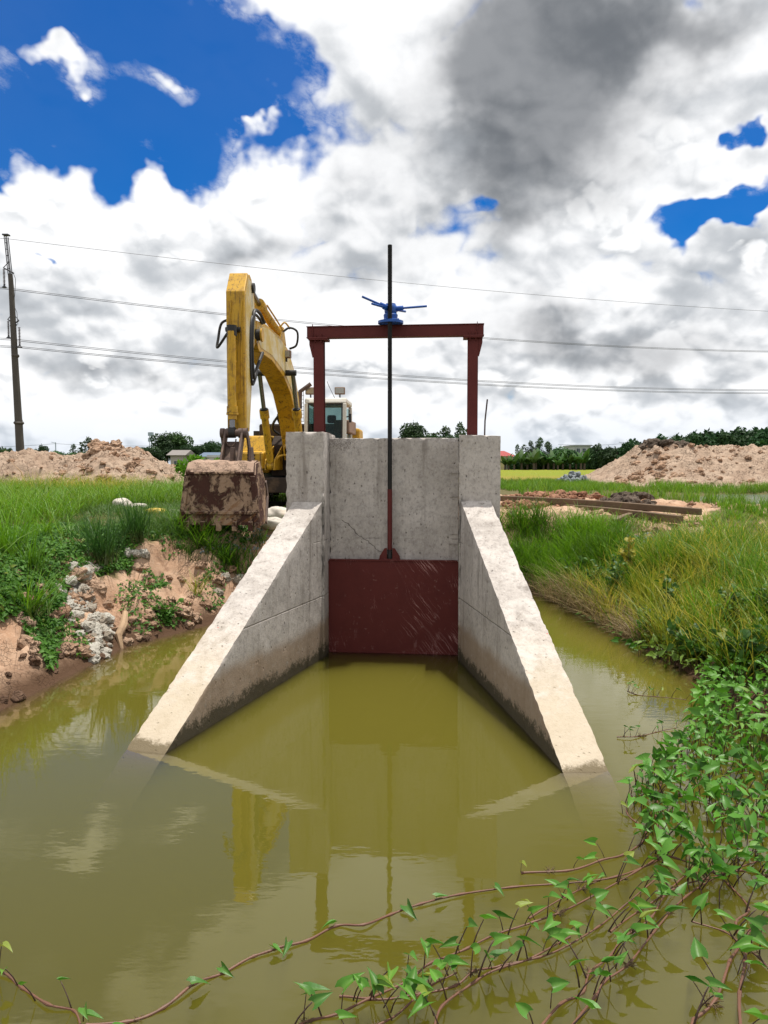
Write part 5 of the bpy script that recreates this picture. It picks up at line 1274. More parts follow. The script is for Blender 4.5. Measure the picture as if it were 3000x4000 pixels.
def line(name, p0, px1, py1, label, sag=.5, r_=.02, twin=0.0):
    A = PP(*p0); B_ = atY(px1, py1, 88.0); mid = lambda t: A.lerp(B_, t) + Vector((0, 0, -4 * sag * t * (1 - t)))
    L0 = atY(-260, p0[1] - 14, 57.0)
    b = MB()
    pts = [L0 + (A - L0) * t for t in (0, .5)] + [mid(t) for t in np.linspace(0, 1.03, 26)]
    for k in ((-1, 1) if twin else (0,)): b.tube([q + Vector((0, 0, k * twin)) for q in pts], r_, 5)
    o = b.build(name, WIRE); tag(o, label, 'cable', 'cables of the overhead line')
line('overhead_cable', (24, 932), 3040, 1218, 'topmost thin cable of the overhead line crossing the sky', .6, .017)
line('overhead_cable', (17, 1126), 3040, 1374, 'second highest cable from the upper arm of the electric pole', 1.0, .02, .055)
line('overhead_cable', (34, 1325), 3040, 1524, 'third cable from the lower left arm of the electric pole', 1.0, .02, .055)
line('overhead_cable', (77, 1356), 3040, 1536, 'lowest cable from the lower right arm of the electric pole', .9, .02, .05)
# far telecom mast and roadside poles with a low wire
tm = empty('telecom_mast', atY(591, 1800, 240), 'thin lattice telecom mast far off beyond the left trees', 'mast')
MST = m_plain('mast_paint', (.32, .36, .44), .7)
b = MB(); base = atY(591, 1800, 240); topz = atY(591, 1690, 240).z
for dx, dy in ((-.5, -.5), (.5, -.5), (0, .5)): b.tube([(base.x + dx, 240 + dy, 1), (base.x + dx * .6, 240 + dy * .6, topz)], .09, 5)
for i in range(14): z = 1 + (topz - 1) * i / 14; b.tube([(base.x - .5, 239.5, z), (base.x + .4, 239.5, z + .9)], .05, 4)
b.build('lattice', MST, tm)
for z in (topz - .4, topz - 2.2): b = MB(); b.lathe((base.x, 240, z - .6), [(.9, 0), (.9, 1.1)], 8); b.build('antenna_ring', MST, tm)
for px, py, lab in ((217, 1728, 'slim roadside lamp pole far beyond the left soil bank'), (2436, 1728, 'thin distant pole above the hedge left of the right mound')):
    Y = 150 if px < 1000 else 134; p = atY(px, py, Y); t = empty('roadside_pole', (p.x, Y, 1.2), lab, 'pole')
    b = MB(); b.tube([(p.x, Y, 1.0), (p.x, Y, p.z)], [.14, .09], 8); b.build('shaft', MST, t); b = MB(); b.tube([(p.x - .1, Y, p.z - .1), (p.x - .8, Y, p.z + .05)], .06, 6); b.build('arm', MST, t)
b = MB(); A = atY(-200, 1745, 150); B_ = atY(217, 1733, 150); C_ = atY(960, 1725, 150)
b.tube([A.lerp(B_, t) - Vector((0, 0, 1.2 * t * (1 - t))) for t in np.linspace(0, 1, 8)] + [B_.lerp(C_, t) - Vector((0, 0, 2.6 * t * (1 - t))) for t in np.linspace(.05, 1, 14)], .035, 4); tag(b.build('low_cable', WIRE), 'faint low cable between roadside poles beyond the left soil bank', 'cable')
b = MB(); A = atY(2180, 1736, 134); B_ = atY(2436, 1733, 134); C_ = atY(2560, 1722, 134); b.tube([A, A.lerp(B_, .5) - Vector((0, 0, .3)), B_, C_], .03, 4); tag(b.build('low_cable', WIRE), 'faint low cable over the grey house and hedge on the right', 'cable')

# ------------------------------------------------------------------ grass and plants
G_LUSH = m_leaf('lush_grass', (.038, .115, .004), (.145, .325, .010), (.34, .32, .03))
G_DARK = m_leaf('dark_grass', (.03, .09, .010), (.08, .19, .016), (.2, .2, .03))
G_RUSH = m_leaf('dark_rush', (.020, .07, .010), (.055, .14, .014), (.12, .14, .03))
G_SEDGE = m_leaf('yellowing_sedge', (.10, .165, .008), (.26, .31, .018), (.56, .44, .06))
G_DRY = m_leaf('dry_hanging_grass', (.15, .095, .04), (.34, .25, .10), (.42, .33, .15), .2)
V_LEAF = m_leaf('creeping_leaf', (.03, .10, .010), (.085, .21, .018), (.18, .22, .03), .25, .55, .25, ramp=False)
def m_spinach():
    m, T = mat('glossy_spinach_leaf'); r, g, b = T.sep(T.attr('tint')); k = T.objrand(); p = T.coord('Object')
    col = T.mix((r + (k - .5) * .9).clamp(), (.022, .105, .008), (.095, .275, .018)); col = T.mix(b * .8, col, (.26, .36, .09))
    col = T.mix(T.smooth(k, .88, .95) * .8, col, (.28, .27, .04))                       # a few old yellowing leaves
    n = T.noise(T.pos(), 60.0, 4, .6); col = T.mix(T.smooth(n, .60, .74) * .5, col, (.12, .10, .035))
    bk = E(T, T.node('ShaderNodeNewGeometry').outputs['Backfacing']); col = T.mix(bk * .25, col, (.13, .27, .06))
    finish(T, col, .42, 0, T.bump(T.noise(T.pos(), 90.0, 2, .5), .2, .004), .3, .28, T.vmath('SCALE', col, scale=1.3)); return m
S_LEAF = m_spinach()
W_LEAF = m_leaf('bank_weed_leaf', (.022, .075, .010), (.075, .17, .02), (.25, .25, .03), .25, .5, .3, ramp=False)
STEM = m_plain('red_brown_vine', (.135, .06, .035), .55, 0, .45, 7, .2, (.06, .035, .022), .7)
STALK = m_plain('purple_leaf_stalk', (.075, .045, .035), .5, 0, .3, 14)

def blades(P, H, W, az, lean, bend, dry, seg=4, seed=0):
    g = np.random.default_rng(seed); n = len(P); t = np.linspace(0, 1, seg + 1)
    ld = np.stack([np.cos(az), np.sin(az), np.zeros(n)], 1); sa = az + np.pi / 2 + g.normal(0, .6, n); sd = np.stack([np.cos(sa), np.sin(sa), np.zeros(n)], 1)
    Vs = []
    for k, s in enumerate(t):
        out = H * (lean * s + bend * s * s); up = H * (s - .35 * bend * s ** 3)
        c = P + ld * out[:, None]; c[:, 2] += up - .02
        if k < seg: w = W * (1 - s ** 1.7) * .5 + .0006; Vs += [c - sd * w[:, None], c + sd * w[:, None]]
        else: Vs += [c]
    V = np.stack(Vs, 1).reshape(-1, 3); m = 2 * seg + 1; b = (np.arange(n) * m)[:, None]
    quads = np.concatenate([b + np.array([2 * k, 2 * k + 1, 2 * k + 3, 2 * k + 2])[None] for k in range(seg - 1)], 0); tri = b + np.array([2 * seg - 2, 2 * seg - 1, 2 * seg])[None]
    tt = np.repeat(t, 2)[:m]; r = np.clip(g.normal(.46, .24, n) + .55 * fbm(P[:, 0] * 1.1, P[:, 1] * 1.1, 4.0, 3), 0, 1)
    tn = np.stack([np.repeat(r, m), np.tile(tt, n), np.clip(np.repeat(dry, m) * (.45 + .8 * np.tile(tt, n)), 0, 1)], 1)
    return V, quads, tri, tn
def grass(name, xy, z, h, hv, w, m, label, cat, lean=.18, bend=.45, dry=.15, seed=0, seg=4, kind='stuff', parent=None, spread=None, tuft=1):
    g = np.random.default_rng(seed); xy = np.asarray(xy)
    if tuft > 1:
        xy = np.repeat(xy, tuft, 0) + g.normal(0, spread or .03, (len(xy) * tuft, 2))
        z = gz_v(xy[:, 0], xy[:, 1]) if z is None or np.ndim(z) else z
    n = len(xy); zz = gz_v(xy[:, 0], xy[:, 1]) if z is None else np.zeros(n) + z
    P = np.stack([xy[:, 0], xy[:, 1], zz], 1); H = h * (1 + hv * (g.random(n) * 2 - 1)) * (1 + .55 * fbm(xy[:, 0] * .9, xy[:, 1] * .9, seed, 3))
    D = np.clip(g.random(n) ** 2 * dry * 2.2 + .5 * dry * fbm(xy[:, 0] * .7, xy[:, 1] * .7, seed + 3, 2), 0, 1)
    V, q, t, tn = blades(P, np.maximum(H, .05), w * (.6 + .8 * g.random(n)), g.random(n) * 6.28, lean * (.3 + 1.4 * g.random(n)), bend * (.2 + 1.6 * g.random(n)), D, seg, seed + 1)
    if parent is not None: l = root_loc(parent); V = V - np.array([l.x, l.y, l.z])
    o = np_mesh(name, V, [q, t], tn, m, parent)
    if parent is None: tag(o, label, cat, kind=kind)
    return o
def inside(P, x, y): return poly_sd(np.array(P), np.asarray(x), np.asarray(y)) < 0
def sample(P, n, seed, dens=None):
    g = np.random.default_rng(seed); P = np.array(P); lo, hi = P.min(0), P.max(0); out = np.zeros((0, 2))
    while len(out) < n:
        q = lo + (hi - lo) * g.random((n * 3, 2)); k = inside(P, q[:, 0], q[:, 1])
        if dens is not None: k &= g.random(len(q)) < dens(q[:, 0], q[:, 1])
        if k.sum() == 0: break
        out = np.concatenate([out, q[k]])
    return out[:n]
def rgn(*pp): return [tuple(on_bank(*p).xy) for p in pp]
csd = lambda x, y: poly_sd(CANAL, np.asarray(x), np.asarray(y))
patch = lambda s, a, b, sd=0: (lambda x, y: sstep(fbm(x * s, y * s, sd, 3), a, b))

# left: tall lush meadow grass in front of the soil bank
LG = [(-17, 15.0), (-6.2, 11.9), (-5.2, 12.6), (-6.0, 16.2), (-5.4, 17.0), (-3.9, 17.0), (-3.9, 19), (-6.2, 22.6), (-9, 24.4), (-17, 25.0)]
grass('low_grass', sample([(-5.2, 12.4), (-3.4, 12.5), (-3.4, 17.0), (-5.4, 17.1), (-6.0, 16.2)], 520, 14, patch(.9, -.35, .2, 3)), None, .17, .6, .010, G_DARK, 'low grass between the tall meadow and the bucket', 'grass', .35, .6, .12, 7, tuft=9, spread=.07)
grass('tall_grass', sample(LG, 34000, 11), None, .50, .45, .013, G_LUSH, 'tall bright green meadow grass in front of the left soil bank', 'grass', .25, .6, .16, 5)
grass('tall_grass', sample([(-13, 20.5), (-6.6, 20.3), (-6.8, 22.2), (-13, 22.9)], 5000, 12), None, .66, .3, .008, G_SEDGE, 'pale seeding grass tops along the foot of the left soil bank', 'grass', .2, .5, .6, 6)
NL = [(-7.5, 7.2), (-4.35, 7.4), (-4.0, 8.6), (-4.15, 10.0), (-4.6, 11.0), (-6.0, 12.2), (-13, 14.5), (-13, 7.2)]
grass('bank_grass', sample(NL, 1500, 13, patch(.8, -.15, .25, 4)), None, .40, .5, .012, G_LUSH, 'loose tufts of grass among the creeping plants of the left bank', 'grass', .3, .6, .12, 8, tuft=7, spread=.05)
grass('bank_grass', sample([(-4.6, 11.2), (-2.2, 11.7), (-1.9, 12.5), (-4.8, 12.6)], 420, 15, patch(1.1, -.3, .2, 2)), None, .24, .5, .009, G_DARK, 'short dark grass growing in front of the bucket', 'grass', .3, .6, .1, 9, tuft=8, spread=.05)
grass('bank_grass', sample([(-3.3, 11.75), (-2.0, 11.8), (-2.0, 12.0), (-3.3, 11.95)], 60, 16), None, .36, .4, .012, G_LUSH, 'fresh green grass blades rising against the bottom of the bucket', 'grass', .3, .6, .05, 10, tuft=8, spread=.05)
grass('yard_grass', sample([(-5, 19.8), (-.3, 19.8), (-.3, 30), (-6, 26)], 9000, 17), None, .32, .5, .014, G_LUSH, 'green grass seen under and behind the excavator', 'grass', .25, .5, .1, 11)
grass('yard_grass', sample([(-2.0, 13.6), (-1.2, 13.6), (-1.2, 16), (-2.2, 16)], 900, 18), None, .12, .5, .008, G_LUSH, 'short grass between the excavator and the left pier', 'grass', .25, .5, .1, 12)
grass('mound_grass', sample([(-7.6, 22.0), (-6.4, 21.5), (-6.4, 25), (-7.4, 26.0)], 900, 19), None, .34, .5, .010, G_LUSH, 'sparse green grass on the right end of the left soil bank', 'grass', .25, .5, .1, 13)

# the rush clumps that stand alone
def clump(px, py, n, h, m, name, label, spread, lean, seed, w=.007, bend=.22, dry=.05, cat='grass clump'):
    p = on_bank(px, py); g = np.random.default_rng(seed); t = empty(name, p, label, cat)
    grass('blades', np.array([(p.x, p.y)]) + g.normal(0, spread, (n, 2)), p.z, h, .35, w, m, None, None, lean, bend, dry, seed, 5, parent=t)
    return t
clump(405, 2195, 170, .70, G_RUSH, 'rush_clump', 'dark green rush clump on the left bank, the nearer of two', .08, .34, 101, .011, .15, .0)
clump(530, 2110, 170, .74, G_RUSH, 'rush_clump', 'dark green rush clump behind the nearer one on the left bank', .07, .34, 102, .011, .15, .0)
clump(130, 2235, 90, .62, G_LUSH, 'rush_clump', 'loose bright grass clump at the far left of the bank', .07, .35, 103, .01)
clump(30, 2180, 140, .75, G_LUSH, 'rush_clump', 'tall grass clump cut by the left edge of the view', .10, .3, 104, .012)
clump(110, 2400, 110, .50, G_LUSH, 'rush_clump', 'bright grass clump hanging over the left bank edge', .08, .5, 106, .010, .5)
clump(765, 2330, 40, .34, G_SEDGE, 'rush_clump', 'thin yellow green grass clump on the clay near the left wing wall', .03, .35, 105, .007, .3, .3)
clump(880, 2195, 30, .26, G_DARK, 'rush_clump', 'small dark grass tuft on the bare clay below the bucket', .03, .4, 107)
for i, (px, py) in enumerate(((2700, 2110), (2480, 2080))):
    pass

# creeping small-leaved plants covering the left bank
def leaf_shape(n_mid=5, L0=1.0, lobes=True):
    t = np.array([0, .18, .42, .7, 1.0]); w = np.array([.30, .34, .27, .14, 0.0]) if lobes else np.array([.10, .28, .33, .2, 0.0])
    back = np.array([-.20, 0, 0, 0, 0]) if lobes else np.zeros(5)
    V = []
    for k in range(5):
        x = t[k]; V += [(x + back[k], -w[k], .12 * w[k] * 3), (x, 0, 0), (x + back[k], w[k], .12 * w[k] * 3)]
    V = np.array(V) * L0; V[:, 2] -= .22 * V[:, 0] ** 2
    Fq = []
    for k in range(4): i = 3 * k; Fq += [(i, i + 1, i + 4, i + 3), (i + 1, i + 2, i + 5, i + 4)]
    return V, np.array(Fq), np.repeat(t, 3)
def leaves(name, P, N, size, m, label, cat, seed, tilt=.5, dry=.05, lobes=True, parent=None, kind='stuff'):
    g = np.random.default_rng(seed); n = len(P); LV, LF, LT = leaf_shape(lobes=lobes); k = len(LV)
    N = N + g.normal(0, tilt, (n, 3)); N /= np.linalg.norm(N, axis=1, keepdims=True)
    a = g.normal(size=(n, 3)); a -= N * (a * N).sum(1, keepdims=True); a /= np.maximum(np.linalg.norm(a, axis=1, keepdims=True), 1e-6); b = np.cross(N, a)
    s = size * (.55 + .9 * g.random(n)); wd = (.60 + .45 * g.random(n)) if lobes else (.75 + .5 * g.random(n))
    V = P[:, None, :] + (a[:, None, :] * LV[None, :, 0, None] + b[:, None, :] * (LV[None, :, 1, None] * wd[:, None, None]) + N[:, None, :] * LV[None, :, 2, None]) * s[:, None, None]
    Fq = (LF[None] + (np.arange(n) * k)[:, None, None]).reshape(-1, 4)
    r = np.clip(g.normal(.5, .25, n), 0, 1); dr = (g.random(n) < dry) * g.random(n)
    tn = np.stack([np.repeat(r, k), np.tile(LT, n), np.repeat(dr, k)], 1)
    o = np_mesh(name, V.reshape(-1, 3), [Fq], tn, m, parent)
    if parent is None: tag(o, label, cat, kind=kind)
    return o
def gnormal(x, y, e=.06):
    n = np.stack([gz_v(x - e, y) - gz_v(x + e, y), gz_v(x, y - e) - gz_v(x, y + e), np.full(len(x), 2 * e)], 1); return n / np.linalg.norm(n, axis=1, keepdims=True)
def creeper(name, poly, n, size, label, seed, dens=None, lift=.05, m=V_LEAF, tilt=.45, dry=.04):
    q = sample(poly, n, seed, dens); g = np.random.default_rng(seed + 1)
    P = np.stack([q[:, 0], q[:, 1], gz_v(q[:, 0], q[:, 1]) + .015 + lift * g.random(len(q))], 1)
    return leaves(name, P, gnormal(q[:, 0], q[:, 1]) * .8 + np.array([0, -.25, .3]), size, m, label, 'ground cover', seed + 2, tilt, dry)
creeper('creeping_plants', rgn((-60, 2080), (330, 2060), (560, 2120), (520, 2230), (330, 2250), (270, 2300), (240, 2380), (210, 2420), (-60, 2430)), 15000, .052, 'mat of small leaved creepers covering the top of the left bank', 201, lambda x, y: np.clip(.25 + sstep(fbm(x * 1.4, y * 1.4, 2, 3), -.3, .15), 0, 1), .10)
creeper('creeping_plants', rgn((120, 2380), (260, 2390), (240, 2480), (225, 2610), (190, 2640), (165, 2560), (90, 2470)), 900, .055, 'tongue of creepers hanging down the left bank to the water', 211, None, .06)
creeper('creeping_plants', rgn((300, 2070), (1000, 2060), (960, 2120), (700, 2180), (600, 2280), (450, 2330), (300, 2250)), 3600, .048, 'thin creepers scattered over the clay below the bucket', 221, patch(1.3, -.12, .22, 6), .05)
creeper('creeping_plants', rgn((230, 2330), (900, 2200), (860, 2390), (450, 2510), (230, 2640)), 800, .045, 'sparse creeper sprigs over the bare clay face of the left bank', 241, patch(1.6, -.02, .25, 12), .05)
creeper('creeping_plants', rgn((560, 2240), (640, 2250), (700, 2440), (640, 2450), (580, 2340)), 300, .045, 'trail of creepers down the clay face in the middle of the left bank', 231, patch(2.2, -.1, .3, 1), .05)
# a leafy herb at the water's edge and two weeds
def herb(px, py, label, n, r, h, m, seed, size=.06, name='leafy_herb'):
    p = on_bank(px, py); t = empty(name, p, label, 'plant'); g = np.random.default_rng(seed)
    st = MB(); P = []
    for i in range(9):
        a = g.random() * 6.28; q = r * g.random() ** .5; e = Vector((q * math.cos(a), q * math.sin(a), h * (.5 + .5 * g.random()))); st.tube([p, p + e * .5 + Vector((0, 0, h * .12)), p + e], [.006, .004, .002], 5)
        for k in range(n // 9): s = .25 + .8 * g.random(); P.append(tuple(e * s + Vector(g.normal(0, r * .16, 3))))
    st.build('stem', STALK, t); leaves('foliage', np.array(P), np.tile(np.array([[0, -.3, .8]]), (len(P), 1)), size, m, None, None, seed + 1, .6, .04, False, parent=t); return t
herb(660, 2435, 'low leafy green herb at the waterline of the left bank', 260, .26, .26, V_LEAF, 301, .055)
herb(2410, 2360, 'dark stemmed leafy weed standing at the right waterline', 200, .18, .75, W_LEAF, 302, .07, 'tall_weed')
Y_LEAF = m_leaf('yellow_weed_leaf', (.20, .20, .02), (.38, .32, .03), (.45, .35, .04), .3, ramp=False)
herb(2455, 2290, 'tall yellowing weed among the green sedge of the right bank', 200, .16, .85, Y_LEAF, 303, .07, 'tall_weed')
herb(2720, 2560, 'dark broad leaved weed on the right bank above the spinach', 320, .32, .36, W_LEAF, 304, .085, 'tall_weed')
herb(2560, 2480, 'leafy weed low over the water on the right bank', 260, .28, .30, W_LEAF, 305, .075, 'tall_weed')
herb(2960, 2640, 'big leafy green weed at the right edge of the view', 340, .36, .45, W_LEAF, 306, .09, 'tall_weed')
for i, (px, py) in enumerate(((2240, 2290), (2330, 2330), (2620, 2420), (2850, 2480), (2980, 2440))):
    herb(px, py, ('slim green weed behind the right waterline, nearest the wing wall', 'slim green weed above the dry grass of the right bank', 'green weed in the middle of the right bank sedge', 'green weed between the sedge and the spinach mat', 'green weed high on the right bank at the view edge')[i], 150, .16, .55, W_LEAF, 310 + i, .06, 'tall_weed')

# right bank: sedge, grass and dry stalks
def rb(x, y): return (csd(x, y) > .02) & (x > 1.0)
RB1 = [(1.55, 12.0), (2.6, 13.6), (3.05, 11.9), (3.3, 10.9), (4.6, 11.2), (5.0, 11.9), (3.6, 13.4), (2.2, 14.3), (1.4, 14.2)]
def rg(name, poly, n, h, hv, w, m, label, seed, lean=.2, bend=.4, dry=.2, tuft=1, spread=.04, lo=.03, seg=4):
    q = sample(poly, n, seed, lambda x, y: ((csd(x, y) > lo) & (x > 1.0)).astype(float)); return grass(name, q, None, h, hv, w, m, label, 'grass', lean, bend, dry, seed, seg, tuft=tuft, spread=spread)
rg('sedge', RB1, 700, .50, .4, .012, G_LUSH, 'dense green sedge behind the right wing wall', 401, .2, .45, .08, 9, .05)
rg('sedge', [(1.7, 12.6), (2.6, 13.9), (3.2, 12.4), (4.0, 12.4), (4.2, 13.4), (3.0, 14.9), (1.9, 15.2)], 520, .42, .45, .012, G_LUSH, 'green grass rising beside the right pier in front of the timbers', 405, .2, .45, .1, 9, .06)
RB2 = [(2.9, 12.2), (3.2, 9.0), (3.5, 7.4), (9, 8.2), (11.0, 12.4), (7.2, 12.3), (4.8, 12.0)]
rg('sedge', RB2, 1900, .44, .45, .010, G_SEDGE, 'yellow green sedge thicket filling the right bank', 411, .22, .5, .55, 8, .06)
rg('sedge', RB2, 1000, .48, .4, .012, G_LUSH, 'bright green blades growing through the right bank sedge', 421, .2, .4, .12, 8, .05)
rg('sedge', [(4.0, 7.6), (9, 7.8), (9, 11.5), (4.6, 10.8)], 900, .66, .35, .013, G_LUSH, 'tall bright green grass at the right edge of the view', 431, .2, .5, .1, 9, .06)
rg('seed_stalks', RB2, 2600, .62, .3, .0045, G_SEDGE, 'thin straw coloured seed stalks over the right bank sedge', 441, .18, .35, .95)
rg('short_grass', [(2.6, 11.9), (10, 12.0), (10, 14.6), (5.5, 14.2), (2.8, 14.0)], 900, .17, .6, .010, G_LUSH, 'short patchy grass between the timbers and the right bank sedge', 465, .35, .6, .3, 9, .07)
rg('tall_sedge', RB2, 46, .72, .3, .012, G_SEDGE, 'uneven tall sedge clumps rising over the right bank thicket', 471, .2, .45, .3, 45, .10, seg=5)
rg('tall_sedge', RB2, 30, .66, .3, .013, G_LUSH, 'tall fresh green clumps in the right bank thicket', 481, .2, .45, .05, 40, .10, seg=5)
q = sample([(2.6, 12.6), (3.0, 10.4), (3.15, 9.4), (3.5, 9.3), (3.6, 11.4), (3.0, 13)], 2600, 451, lambda x, y: ((csd(x, y) > -.08) & (csd(x, y) < .40)).astype(float))
grass('dry_grass', q, None, .36, .5, .006, G_DRY, 'brown dry grass hanging over the right waterline', 'grass', .6, .9, .4, 452)
clump(2545, 2370, 110, .72, G_SEDGE, 'sedge_clump', 'single tall green and yellow rice like clump on the right bank', .06, .22, 461, .014, .25, .35)
clump(2250, 2300, 60, .5, G_SEDGE, 'sedge_clump', 'sparse sedge clump at the corner of the right waterline', .07, .3, 462, .009, .4, .3)
# far right: green strip, tufts on the bare soil, grass round the pond
def tufts(name, poly, n, h, label, seed, m=G_LUSH, w=.014, tuft=10, spread=.05, dens=None):
    q = sample(poly, n, seed, dens); return grass(name, q, None, h, .4, w, m, label, 'grass', .16, .3, .12, seed, 3, tuft=tuft, spread=spread)
tufts('green_strip', [(4.5, 27.5), (9.6, 27.5), (9.5, 36.0), (11, 40.5), (4.5, 40.5)], 1500, .27, 'green grass strip between the bare soil and the yellow rice', 501)
tufts('green_strip', [(10.0, 28.2), (22, 28.5), (22, 31.0), (10.5, 31.0)], 800, .36, 'green grass strip along the foot of the right soil mound', 502)
tufts('soil_tufts', [(3.4, 17.0), (9.5, 16.0), (10.0, 26.5), (4.5, 26.5)], 130, .42, 'scattered green tufts on the bare soil right of the sluice', 503, tuft=14, spread=.05)
tufts('pond_grass', [(5.8, 12.6), (12, 14.0), (12.5, 16.6), (7.0, 16.3)], 330, .17, 'green grass growing between the timbers and the pond', 504, dens=patch(.6, -.25, .2, 8))
tufts('pond_grass', [(8.8, 19.6), (18, 19.2), (18, 20.3), (9.2, 21.0)], 40, .14, 'green rushes along the near shore of the pond', 505)
tufts('mound_tufts', [(10, 33.0), (20, 33.5), (20, 36.2), (10.5, 36.0)], 12, .4, 'few thin weeds on the right soil mound', 506, tuft=10)

# ------------------------------------------------------------------ water spinach
def spinach_mesh(seed):
    g = np.random.default_rng(seed); t = np.array([0, .10, .25, .45, .65, .85, 1.0]); w = np.array([.25, .30, .27, .20, .125, .05, 0.0]) * (.85 + .3 * g.random()); back = np.array([-.24, -.10, -.02, 0, 0, 0, 0])
    V = []; fold = .55 + .35 * g.random(); dr = .10 + .35 * g.random()
    for k in range(7):
        for sd, f in ((-1, 1), (-1, .5), (0, 0), (1, .5), (1, 1)):
            y = sd * w[k] * f; x = t[k] + back[k] * f * f; V.append((x, y, abs(y) * fold - dr * x * x + .012 * math.sin(9 * x + sd) * f))
    V = np.array(V); Fq = []
    for k in range(6):
        for j in range(4): i = 5 * k + j; Fq.append((i, i + 1, i + 6, i + 5))
    r = .35 + .5 * g.random(); tn = np.array([(r, t[k], .30 if j == 2 else 0.0) for k in range(7) for j in range(5)])
    o = np_mesh('leaf', V, [np.array(Fq)], tn, S_LEAF, smooth=True); me = o.data; bpy.data.objects.remove(o); return me
SP = [spinach_mesh(i) for i in range(6)]
def stalk_mesh(bx, by):
    mb = MB(); mb.tube([(0, 0, 0), (bx * .35, by * .35, .45), (bx * .8, by * .8, .85), (bx, by, 1.0)], [.032, .027, .022, .018], 6); me = bpy.data.meshes.new('stalk'); me.from_pydata(mb.v, [], mb.f); me.materials.append(STALK)
    for p in me.polygons: p.use_smooth = True
    return me
STK = [((bx, by), stalk_mesh(bx, by)) for bx, by in ((.5, .2), (-.6, .3), (.3, -.6), (.7, -.2), (-.3, -.5), (.1, .1))]
def root_mesh(seed):
    g = random.Random(seed); mb = MB()
    for i in range(26):
        a = g.random() * 6.28; e = g.uniform(-.25, .5); l = g.uniform(.5, 1.0); d = Vector((math.cos(a) * math.cos(e), math.sin(a) * math.cos(e), math.sin(e))) * l
        mb.tube([(0, 0, 0), d * .5 + Vector((g.gauss(0, .1), g.gauss(0, .1), g.gauss(0, .1))), d], [.045, .035, .02], 4, False)
    me = bpy.data.meshes.new('root_tuft'); me.from_pydata(mb.v, [], mb.f); me.materials.append(ROOTM); return me
ROOTM = m_plain('hairy_brown_roots', (.11, .075, .035), .9, 0, .4, 12)
ROOT = [root_mesh(1), root_mesh(2)]
def spline(P, n=6):
    P = [Vector(p) for p in P]; out = []
    for i in range(len(P) - 1):
        p0, p1, p2, p3 = P[max(i - 1, 0)], P[i], P[i + 1], P[min(i + 2, len(P) - 1)]
        for t in np.linspace(0, 1, n, endpoint=False): out.append(.5 * ((2 * p1) + (-p0 + p2) * t + (2 * p0 - 5 * p1 + 4 * p2 - p3) * t * t + (-p0 + 3 * p1 - 3 * p2 + p3) * t ** 3))
    return out + [P[-1]]
def vine(pix, label, nleaf, r=.007, h=(.06, .13), lsize=(.06, .10), seed=0, side=True, group=None, low=False):
    g = random.Random(seed); P = [atZ(x, y, .008 + .006 * math.sin(i * 2.1 + seed)) for i, (x, y) in enumerate(pix)]
    t = empty('water_spinach_vine', P[len(P) // 2], label, 'water plant', group); C = spline(P)
    C = [c + Vector((.005 * math.sin(i * .37 + seed), .005 * math.cos(i * .29), .003 * math.sin(i * .5))) for i, c in enumerate(C)]
    rr = [r * .66 * (.75 + .35 * (1 - i / len(C))) * (1.5 if i % 6 == 0 else 1.0) * g.uniform(.88, 1.12) for i in range(len(C))]
    b = MB(); b.tube(C, rr, 8); b.build('stem', STEM, t, smooth=True)
    for i in range(max(1, nleaf // 5)):
        rt = bpy.data.objects.new('root_tuft', ROOT[i % 2]); COL.objects.link(rt); rt.parent = t; rt.location = C[g.randrange(len(C))] - t.location; rt.scale = [g.uniform(.03, .06)] * 3; rt.rotation_euler = (0, 0, g.random() * 6.28)
    for i in range(nleaf):
        c = C[min(len(C) - 1, int((i + g.random()) / nleaf * len(C)))] + Vector((g.gauss(0, .015), g.gauss(0, .015), 0)); hh = g.uniform(*h); (bx, by), me = g.choice(STK); ls = g.uniform(*lsize) * .84
        lf = bpy.data.objects.new('leaf', g.choice(SP)); COL.objects.link(lf); lf.parent = t
        if low and g.random() < .7: hh = .018
        az = g.random() * 6.28 if g.random() < .5 else g.uniform(-1.2, 1.0)
        tip = c + Vector((bx * hh, by * hh, hh)); lf.location = tip - t.location; lf.scale = (ls, ls * g.uniform(.8, 1.15), ls); pt = g.uniform(-.75, .12)
        lf.rotation_euler = (g.uniform(-.8, .8), pt if not low else g.uniform(-.2, .2), az)
        sk = bpy.data.objects.new('stalk', me); COL.objects.link(sk); sk.parent = lf
        Mw = Matrix.Translation(c - t.location) @ Matrix.Scale(1.0, 4) @ Matrix.Diagonal((hh, hh, hh, 1)); R_ = lf.rotation_euler.to_matrix().to_4x4(); Ml = Matrix.Translation(lf.location) @ R_ @ Matrix.Diagonal((lf.scale.x, lf.scale.y, lf.scale.z, 1))
        k = Ml.inverted() @ Matrix.Translation(c - t.location) @ Matrix.Diagonal((max(hh, .05) * .9 + .0, max(hh, .05) * .9, hh, 1))
        sk.matrix_parent_inverse = k
    return t
vine([(-40, 3790), (40, 3815), (90, 3855), (180, 3925), (290, 3950), (330, 4030), (380, 4090)], 'short reddish water spinach vine in the bottom left corner with few dark leaves', 6, .008, (.08, .13), (.05, .075), 1)
vine([(330, 4010), (500, 3992), (640, 3932), (760, 3842), (880, 3800), (990, 3735), (1085, 3700), (1200, 3680), (1310, 3615), (1420, 3612), (1530, 3570), (1640, 3535), (1800, 3490), (2000, 3466), (2200, 3450), (2400, 3430), (2540, 3372), (2640, 3300)],
     'longest bare brown vine crossing the water from bottom left to the right mat', 11, .0085, (.02, .05), (.07, .11), 2, low=True)
